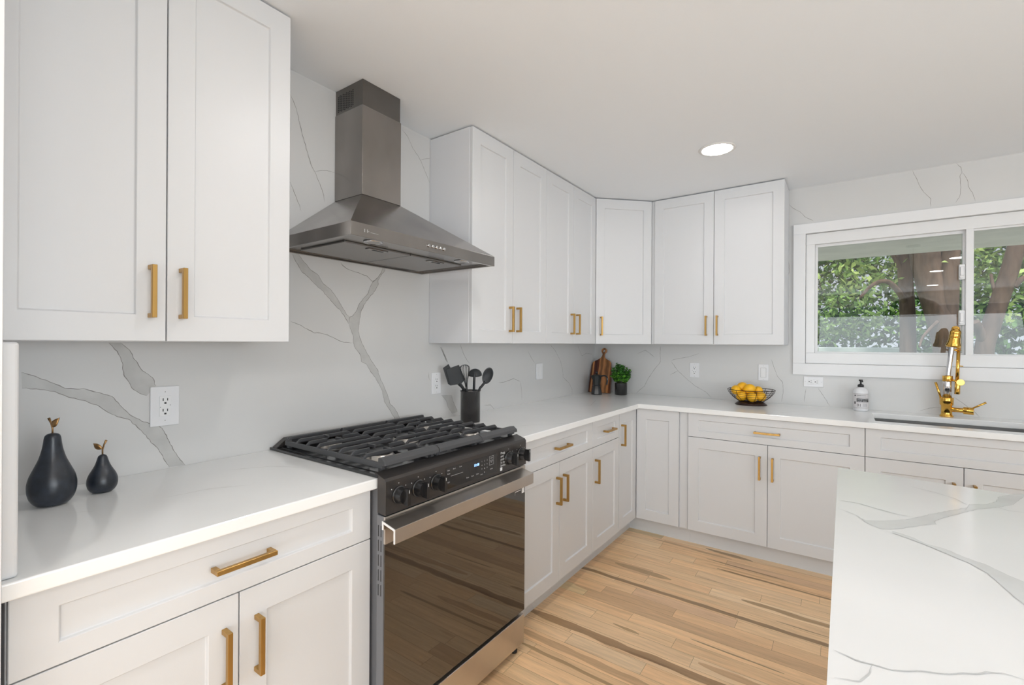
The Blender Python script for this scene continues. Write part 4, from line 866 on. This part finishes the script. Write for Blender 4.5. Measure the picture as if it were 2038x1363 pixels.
for i in range(64):
    th = random.uniform(0, 2*math.pi); ph = math.acos(random.uniform(-.35, 1)); rr = .074*random.uniform(.75, 1.1)
    tip = Vector((X_+rr*math.sin(ph)*math.cos(th)*1.05, Y_+rr*math.sin(ph)*math.sin(th), ZT+.168+rr*math.cos(ph)*1.15)); b0 = Vector((X_+.022*math.cos(th), Y_+.022*math.sin(th), ZT+.087))
    mid = b0.lerp(tip, .5)+Vector((0, 0, -.004 if ph > 1.2 else .006)); path = [b0, mid, tip]
    sm_.tube([tuple(p) for p in path], .0011, 5)
    for k in range(12):
        u = .35+.65*k/11; p = (b0.lerp(mid, u*2) if u < .5 else mid.lerp(tip, u*2-1))
        for sgn in (0, 1):
            an = k*1.4+sgn*math.pi+random.uniform(-.5, .5); dr = Vector((math.cos(an), math.sin(an), random.uniform(-.1, .7))).normalized(); sz = random.uniform(.012, .018)
            wv = dr.cross(Vector((random.uniform(-.7, .7), random.uniform(-.7, .7), 1))).normalized()*sz*.52; nn = dr.cross(wv).normalized()*.0016
            tgt = ql if (tip.z < ZT+.175 and random.random() < .45) or random.random() < .08 else q
            tgt.add([tuple(p), tuple(p+dr*sz*.3+wv), tuple(p+dr*sz*.75+wv*.9-nn), tuple(p+dr*sz-nn), tuple(p+dr*sz*.75-wv*.9-nn), tuple(p+dr*sz*.3-wv), tuple(p+dr*sz*.5+nn)], [(0, 1, 6), (1, 2, 6), (2, 3, 6), (3, 4, 6), (4, 5, 6), (5, 0, 6)], 0, False)
sm_.build('stems', M['stem'], pl)
q.build('foliage', M['leaf'], pl, recalc=False)
ql.build('young_foliage', M['leaflight'], pl, recalc=False)

# ---------------------------------------------------------------- fruit basket
BX, BY = 1.283, -.190
fb_ = thing('wire_fruit_basket', (BX, BY, ZT), 'dark bronze wire basket of yellow fruit on the window-wall counter', 'fruit basket')
def brad(z):   # bowl radius as a function of height
    u = max(0, min(1, (z-.022)/.083)); return .074+.074*math.sin(u*math.pi/2*.92)**.9/math.sin(math.pi/2*.92)**.9
MB().lathe([(.100, .0006), (.100, .004), (.086, .016), (.072, .021), (.066, .020), (.080, .012), (.090, .002)], (BX, BY, ZT), 48).build('base', M['wire'], fb_)
q = MB(); q.tube([(BX+brad(.105)*math.cos(2*math.pi*k/64), BY+brad(.105)*math.sin(2*math.pi*k/64), ZT+.105) for k in range(64)], .0022, 8, closed=True); q.build('rim', M['wire'], fb_)
for k in range(14):
    a = 2*math.pi*(k+.35)/14; q = MB(); q.tube([(BX+brad(z)*math.cos(a), BY+brad(z)*math.sin(a), ZT+z) for z in [.019+.086*i/14 for i in range(15)]], .0017, 6); q.build('rib', M['wire'], fb_)
for i, z in enumerate((.024, .036, .049, .062, .076, .090)):
    q = MB(); q.tube([(BX+(brad(z)-.0005)*math.cos(2*math.pi*k/56), BY+(brad(z)-.0005)*math.sin(2*math.pi*k/56), ZT+z) for k in range(56)], .0011, 6, closed=True); q.build('ring_wire', M['wire'], fb_)
q = MB(); 
for k in range(4):
    a = math.pi*k/4; q.tube([(BX-.074*math.cos(a), BY-.074*math.sin(a), ZT+.0215), (BX+.074*math.cos(a), BY+.074*math.sin(a), ZT+.0215)], .0014, 6)
q.build('floor_wires', M['wire'], fb_)
def fruit(x, y, z, r, rot, label):
    t_ = thing('lemon', (BX+x, BY+y, ZT+z), label, 'fruit', 'yellow fruit in the wire basket')
    ax = Vector((math.cos(rot), math.sin(rot), .25)).normalized()
    def fn(p):
        t = p.dot(ax); e = 1.10+.10*max(0, abs(t)-.82)/.18*1.0
        return p+ax*t*(e-1)
    q = MB(); q.sphere((BX+x, BY+y, ZT+z), r, 28, 18, fn=fn); q.build('body', M['citrus'], t_)
    q = MB(); c_ = Vector((BX+x, BY+y, ZT+z))+ax*r*1.19; q.lathe([(.0035, 0), (.0028, .0015), (.001, .003)], tuple(c_), 10, axis=tuple(ax)); q.build('stem_end', M['stem'], t_)
for (x, y, z, r, rot, lb) in ((-.052, -.030, .058, .034, .5, 'yellow fruit at the left front inside the wire basket, low layer'), (.016, -.052, .056, .034, 2.2, 'yellow fruit at the middle front inside the basket, low layer'),
        (.064, -.012, .060, .033, 1.1, 'yellow fruit at the right end inside the basket'), (.040, .050, .060, .033, 2.8, 'yellow fruit at the back right inside the basket'), (-.020, .046, .057, .034, .2, 'yellow fruit at the back, low in the basket'), (.040, .030, .098, .030, 2.6, 'yellow fruit lying in the centre just below the basket rim'),
        (-.092, -.022, .098, .034, 1.9, 'leftmost yellow fruit of the three rising above the basket rim'), (-.060, .030, .116, .036, .9, 'topmost yellow fruit, round, rising highest above the basket rim'), (-.008, -.010, .108, .036, .1, 'rightmost yellow fruit of the three rising above the rim, stem end pointing right')):
    fruit(x, y, z, r*.97, rot, lb)

# ---------------------------------------------------------------- soap bottle
SX, SY = 1.899, -.090
so = thing('soap_bottle', (SX, SY, ZT), 'white hand soap bottle with black pump and printed label, left of the sink', 'soap bottle')
MB().lathe([(.036, .0004), (.040, .005), (.040, .118), (.038, .130), (.028, .143), (.018, .147), (.018, .150)], (SX, SY, ZT), 48).build('body', M['bottle'], so)
a0 = math.atan2(CAM.y-SY, CAM.x-SX)
lbm = MB(); n = 40; V = []
for k in range(n+1):
    a = a0-1.55+3.1*k/n
    V += [(SX+.0404*math.cos(a), SY+.0404*math.sin(a), ZT+.014), (SX+.0404*math.cos(a), SY+.0404*math.sin(a), ZT+.112)]
lbm.add(V, [(2*k, 2*k+2, 2*k+3, 2*k+1) for k in range(n)], 0, True); lab = lbm.build('label', M['label'], so, recalc=False)
def cyl(x0, z0, h=.0408):
    def f(a, b_): t = a0+(x0+a)/.0404; return (SX+h*math.cos(t), SY+h*math.sin(t), ZT+z0+b_)
    return f
def strip(mb, xa, xb, za, zb, h):
    n_ = max(2, int((xb-xa)/.002)); f = cyl(0, 0, h); V = []
    for k in range(n_+1): V += [f(xa+(xb-xa)*k/n_, za), f(xa+(xb-xa)*k/n_, zb)]
    mb.add(V, [(2*k, 2*k+2, 2*k+3, 2*k+1) for k in range(n_)], 0)
ib = MB(); strip(ib, -.022, .050, .058, .080, .0406); strip(ib, -.045, .055, .109, .1100, .0406); strip(ib, -.045, .055, .021, .0218, .0406); strip(ib, -.036, -.028, .044, .060, .0406)
ib.lathe([(.0042, 0), (.0042, .0006)], cyl(-.031, .098, .0402)(0, 0), 16, axis=(math.cos(a0-.031/.0404), math.sin(a0-.031/.0404), 0))
ib.text("GARRISON'S", .0088, cyl(-.022, .096)); ib.text('01', .024, cyl(-.020, .030)); 
for i in range(4): strip(ib, .010, .040, .030+i*.006, .0312+i*.006, .0406)
strip(ib, -.018, .030, .088, .0888, .0406)
ib.build('ink', M['ink'], lab, recalc=False)
ib = MB(); ib.text('ANTIBACTERIAL', .0095, cyl(-.020, .0705)); ib.text('HAND WASH', .0095, cyl(-.020, .0605)); ib.build('lettering', M['bottle'], lab, recalc=False)
q = MB(); q.lathe([(.0165, .1505), (.0165, .163), (.012, .168), (.005, .170), (.0045, .186), (.010, .190), (.0105, .197), (.008, .198)], (SX, SY, ZT), 24)
dv = (CAM-Vector((SX, SY, 0))); dv.z = 0; dv.normalize(); dv = (dv+rt*.25).normalized()
q.tube([(SX, SY, ZT+.193), tuple(Vector((SX, SY, ZT+.193))+dv*.030), tuple(Vector((SX, SY, ZT+.187))+dv*.040)], .0038, 8)
q.build('pump', M['ink'], so)

# ---------------------------------------------------------------- faucet
FX, FY = 2.306, -.078
fa = thing('kitchen_faucet', (FX, FY, ZT), 'gold and steel pull-down spring faucet behind the sink', 'faucet')
MB().lathe([(.031, .0004), (.031, .006), (.026, .012), (.025, .020), (.025, .066), (.031, .070), (.032, .110), (.030, .113)], (FX, FY, ZT), 32).build('base', M['gold'], fa)
q = MB(); q.tube([(FX+.02, FY-.005, ZT+.043), (FX+.075, FY-.020, ZT+.043)], .013, 20); q.tube([(FX+.070, FY-.019, ZT+.043), (FX+.112, FY-.030, ZT+.043)], .0205, 24); va = q.build('valve', M['gold'], fa, bevel=.001)
q = MB(); q.tube([(FX+.100, FY-.028, ZT+.055), (FX+.160, FY-.040, ZT+.098)], [.0042, .0055], 10); q.build('lever', M['gold'], va)
q = MB(); q.tube([(FX-.022, FY-.008, ZT+.090), (FX-.050, FY-.010, ZT+.200)], [.0050, .0065], 10); q.build('side_lever', M['gold'], fa)
q = MB(); q.lathe([(.021, .1135), (.021, .205), (.0195, .208)], (FX+.002, FY, ZT), 28); q.build('column', M['chrome'], fa)
q = MB(); q.lathe([(.0235, .2085), (.0235, .240)], (FX+.004, FY, ZT), 28); q.build('collar', M['gold'], fa, bevel=.001)
# hose rises from the column, curls forward over the sink towards the room and carries the spray head
arch = [(FX+.005, FY, ZT+.240), (FX+.013, FY, ZT+.32), (FX+.022, FY-.002, ZT+.41), (FX+.030, FY-.012, ZT+.475), (FX+.030, FY-.045, ZT+.512), (FX+.026, FY-.085, ZT+.505), (FX+.020, FY-.108, ZT+.478)]
AP = smooth(arch, 60)
q = MB(); q.tube(AP, .0125, 16); q.build('hose', M['chrome'], fa)
q = MB(); P = [Vector(p) for p in AP]; cum = [0]
for i in range(1, len(P)): cum.append(cum[-1]+(P[i]-P[i-1]).length)
pts = []; turns = 16; N = turns*12; u = Vector((1, 0, 0))
for k in range(N+1):
    s_ = cum[-1]*(.60+.40*k/N); i = 0
    while i < len(cum)-2 and cum[i+1] < s_: i += 1
    t_ = (P[i+1]-P[i]).normalized(); pp = P[i].lerp(P[i+1], (s_-cum[i])/max(1e-9, cum[i+1]-cum[i])); uu = (u-t_*u.dot(t_)).normalized(); vv = t_.cross(uu); an = 2*math.pi*k/12
    pts.append(tuple(pp+(uu*math.cos(an)+vv*math.sin(an))*.0165))
q.tube(pts, .0026, 6); q.build('spring', M['gold'], fa)
hx, hy, hz = AP[-1]
q = MB(); q.lathe([(.018, .030), (.024, .022), (.025, .010), (.0235, .006), (.025, .002), (.025, -.012), (.0235, -.016), (.025, -.020), (.027, -.040), (.033, -.056), (.033, -.066), (.027, -.068)], (hx, hy, hz), 32, axis=(.10, -.10, 1)); q.build('spray_head', M['gold'], fa)
q = MB(); q.tube([(FX+.044, FY-.004, ZT+.190), (FX+.050, FY-.004, ZT+.390)], .0085, 14); q.tube([(FX+.050, FY-.004, ZT+.385), (FX+.024, FY-.002, ZT+.398)], .005, 10); q.tube([(FX+.050, FY-.004, ZT+.300), (FX+.070, FY-.006, ZT+.298)], .003, 8); q.build('support_rod', M['gold'], fa)
pts = []
for k in range(9*12+1): pts.append((FX+.050+.010*math.cos(2*math.pi*k/12), FY-.004+.010*math.sin(2*math.pi*k/12), ZT+.392+.075*k/108))
q = MB(); q.tube(pts, .0024, 6); q.build('side_spring', M['gold'], fa)
q = MB(); q.lathe([(.0185, -.008), (.0185, .008)], (FX+.056, FY-.018, ZT+.205), 24, axis=(0, 1, 0)); q.tube([(FX+.046, FY-.010, ZT+.205), (FX+.044, FY-.010, ZT+.135)], .0125, 14); q.tube([(FX+.044, FY-.010, ZT+.206), (FX+.016, FY, ZT+.222)], .0055, 10); q.build('docking_arm', M['gold'], fa, bevel=.001)

# ---------------------------------------------------------------- pendant over the island (seen only as a reflection in the window)
pe = thing('pendant_lamp', (2.42, -2.75, ZC), 'black dome pendant lamp hanging over the island, seen reflected in the window', 'pendant lamp')
q = MB(); R = .25; pr = [(R*math.cos(math.pi/2*i/14), R*.80*math.sin(math.pi/2*i/14)) for i in range(14)]+[(.02, R*.80)]
q.lathe([(r_, h_) for r_, h_ in pr]+[(.02, R*.84), (.001, R*.84)], (2.42, -2.75, 1.66), 48); 
q.build('shade', M['pendant'], pe)
q = MB(); q.lathe([(max(.001, (R-.004)*math.cos(math.pi/2*i/14)), (R-.006)*.80*math.sin(math.pi/2*i/14)) for i in range(15)], (2.42, -2.75, 1.6602), 48); q.f = [f for f in q.f if len(f) < 20]; q.mi = q.mi[:len(q.f)]; q.sm = [True]*len(q.f); q.build('shade_lining', M['pendantin'], pe)
MB().tube([(2.42, -2.75, 1.87), (2.42, -2.75, ZC-.02)], .003, 8).build('cord', M['cord'], pe)
MB().lathe([(.06, 0), (.06, -.018), (.02, -.024)], (2.42, -2.75, ZC), 32).build('canopy', M['pendant'], pe)

# ---------------------------------------------------------------- outside the window
g = MB().box(-14, 22, .20, 30, -.12, -.02).build('lawn', M['grass']); tag(g, kind='structure')
p = MB().box(-3, 9, .141, 4.5, -.019, .0).build('bounce_slab', M['bounce_slab']); tag(p, kind='structure')  # added unseen pale slab, bounces neutral light up onto the soffit
p = MB().box(.2, 5.6, .145, 2.9, 2.34, 2.44).build('porch_soffit', M['soffit']); tag(p, 'pale porch soffit outside above the window', kind='structure')
def at(u, v, Y):       # a point at depth Y seen in that direction
    d = fw+rt*((u-1019)/F_PX)-up*((v-CY)/F_PX); t = (Y-CAM.y)/d.y; return CAM+d*t
def trunk(name, label, paths, cat='tree'):
    t_ = thing(name, (paths[0][0][0], paths[0][0][1], -.02), label, cat, 'trees outside the window')
    for i, (pts, rs) in enumerate([(q_[:-1], q_[-1]) for q_ in paths]):
        P = smooth([tuple(x) for x in pts], 24); n_ = len(P); rr = [rs[0]+(rs[1]-rs[0])*k/(n_-1) for k in range(n_)]
        q = MB(); q.tube(P, rr, 14); q.build('trunk' if i == 0 else 'branch', M['bark'], t_)
    return t_
def G(u, Y, v=703): p = at(u, v, Y); return Vector((p.x, Y, -.05))
def crown(root, blobs, n, size, m_, seed, name='foliage'):
    rnd = random.Random(seed); q = MB(); V = []; Fc = []
    for (c_, R_) in blobs:
        for i in range(int(n*(R_.x*R_.z)/2.0)):
            while True:
                p = Vector((rnd.uniform(-1, 1), rnd.uniform(-1, 1), rnd.uniform(-1, 1)))
                if p.length <= 1: break
            p = p*(.55+.45*rnd.random()) if rnd.random() < .4 else p.normalized()*rnd.uniform(.75, 1)
            c2 = c_+Vector((p.x*R_.x, p.y*R_.y, p.z*R_.z)); s_ = size*rnd.uniform(.6, 1.4)
            a = Vector((rnd.gauss(0, 1), rnd.gauss(0, 1), rnd.gauss(0, 1))).normalized()*s_; b_ = a.cross(Vector((rnd.gauss(0, 1), rnd.gauss(0, 1), rnd.gauss(0, 1)))).normalized()*s_*.5
            k = len(V); V += [tuple(c2-a), tuple(c2+b_*.9), tuple(c2+a), tuple(c2-b_*.9)]; Fc.append((k, k+1, k+2, k+3))
    q.add(V, Fc, 0, False); return q.build(name, m_, root, recalc=False)
Y1 = 8.0
tA = trunk('shade_tree', 'straight brown tree trunk outside, the slim one left of the faucet', [[G(1807, Y1), at(1807, 700, Y1), at(1806, 620, Y1), at(1801, 540, Y1), at(1797, 440, Y1), at(1792, 330, Y1), (.135, .10)],
    [at(1806, 610, Y1), at(1788, 580, Y1-.2), at(1765, 560, Y1-.4), at(1738, 566, Y1-.5), at(1712, 592, Y1-.6), (.06, .025)], [at(1802, 560, Y1), at(1785, 520, Y1-.1), at(1765, 490, Y1-.2), (.06, .03)]])
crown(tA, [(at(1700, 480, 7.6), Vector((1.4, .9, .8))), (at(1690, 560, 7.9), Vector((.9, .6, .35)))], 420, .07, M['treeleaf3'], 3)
tB = trunk('shade_tree', 'thick forked tree trunk outside directly behind the faucet', [[G(1893, 7.6), at(1891, 705, 7.6), at(1878, 640, 7.6), at(1856, 570, 7.6), at(1840, 500, 7.6), at(1828, 400, 7.6), (.24, .22)],
    [at(1886, 670, 7.6), at(1889, 600, 7.5), at(1892, 520, 7.5), at(1900, 400, 7.5), (.14, .12)], [at(1866, 640, 7.4), at(1850, 655, 7.3), at(1836, 672, 7.2), at(1830, 690, 7.1), (.03, .015)]])
crown(tB, [(at(1850, 440, 7.2), Vector((.7, .3, .3)))], 300, .07, M['treeleaf3'], 5)
tC = trunk('shade_tree', 'leaning tree trunk outside the right window pane', [[G(1955, 7.2), at(1958, 705, 7.2), at(1972, 650, 7.2), at(1992, 590, 7.2), at(2012, 530, 7.2), at(2034, 450, 7.2), (.13, .11)],
    [at(1962, 690, 7.2), at(1950, 660, 7.1), at(1940, 640, 7.0), (.08, .06)], [at(1990, 600, 7.2), at(1978, 575, 7.2), at(1972, 545, 7.2), (.03, .02)], [at(2018, 570, 7.2), at(2034, 555, 7.2), at(2060, 548, 7.2), (.05, .03)]])
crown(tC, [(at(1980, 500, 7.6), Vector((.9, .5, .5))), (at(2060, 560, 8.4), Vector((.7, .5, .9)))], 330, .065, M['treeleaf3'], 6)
hz = thing('hedge', (2.5, 12, -.02), 'dense green foliage filling the view behind the trunks', 'foliage', 'trees outside the window')
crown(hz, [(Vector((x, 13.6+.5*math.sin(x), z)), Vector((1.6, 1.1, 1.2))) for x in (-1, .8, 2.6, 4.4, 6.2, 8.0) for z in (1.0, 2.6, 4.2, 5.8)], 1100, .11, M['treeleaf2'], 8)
h2 = thing('leafy_tree', (1.2, 10, -.02), 'lighter green tree foliage behind the left window pane', 'tree', 'trees outside the window')
crown(h2, [(at(1660, 600, 10.2), Vector((1.3, .7, .9))), (at(1740, 640, 10.0), Vector((.8, .5, .45))), (at(1640, 650, 9.6), Vector((.8, .5, .5))), (at(1930, 600, 10.6), Vector((1.2, .6, .9))), (at(1780, 500, 10.6), Vector((1.4, .6, .9))), (at(2000, 500, 10.6), Vector((1.2, .6, .9)))], 900, .075, M['treeleaf'], 9)
q = MB().box(-1.5, 3.0, 8.9, 9.05, -.02, 1.29).build('garden_wall', M['palewall'], bevel=.02); tag(q, 'low pale garden wall outside at the bottom left of the window', 'garden wall')
# parked car outside the right pane
cr_ = thing('parked_car', (6.3, 9.6, -.02), 'silver-blue car parked outside, at the bottom of the right window pane', 'car')
prof = [(3.85, .32), (3.80, .62), (3.92, .80), (4.55, .98), (4.95, 1.05), (5.55, 1.46), (6.05, 1.55), (7.0, 1.54), (7.75, 1.12), (8.3, 1.02), (8.45, .75), (8.42, .32)]
q = MB(); q.prism(prof, lambda x, z, t: (x, (8.75 if t == 0 else 10.45)+(0 if z < 1.1 else (.16 if t == 0 else -.16)), z-.02)); q.build('car_body', M['car'], cr_, bevel=.06, seg=3)
q = MB(); q.prism([(5.10, 1.10), (5.60, 1.42), (6.30, 1.48), (6.30, 1.08)], lambda x, z, t: (x, (8.80 if t == 0 else 8.86)+(z-1.08)*.28, z-.02)); q.prism([(6.38, 1.08), (6.38, 1.48), (7.0, 1.46), (7.45, 1.12)], lambda x, z, t: (x, (8.80 if t == 0 else 8.86)+(z-1.08)*.28, z-.02)); q.build('side_window', M['carglass'], cr_)
q = MB(); q.add([(4.98, 8.98, 1.06), (4.98, 10.22, 1.06), (5.50, 10.10, 1.435), (5.50, 9.10, 1.435), (4.96, 8.98, 1.075), (4.96, 10.22, 1.075), (5.48, 10.10, 1.45), (5.48, 9.10, 1.45)], [(0, 1, 2, 3), (4, 7, 6, 5), (0, 4, 5, 1), (1, 5, 6, 2), (2, 6, 7, 3), (3, 7, 4, 0)]); q.build('windscreen', M['carglass'], cr_)
for x in (4.6, 7.6):
    for y in (8.70, 10.28): MB().lathe([(.20, .0), (.33, .0), (.34, .03), (.34, .19), (.33, .22), (.2, .22)], (x, y, .32), 32, axis=(0, 1, 0)).build('wheel', M['tyre'], cr_)
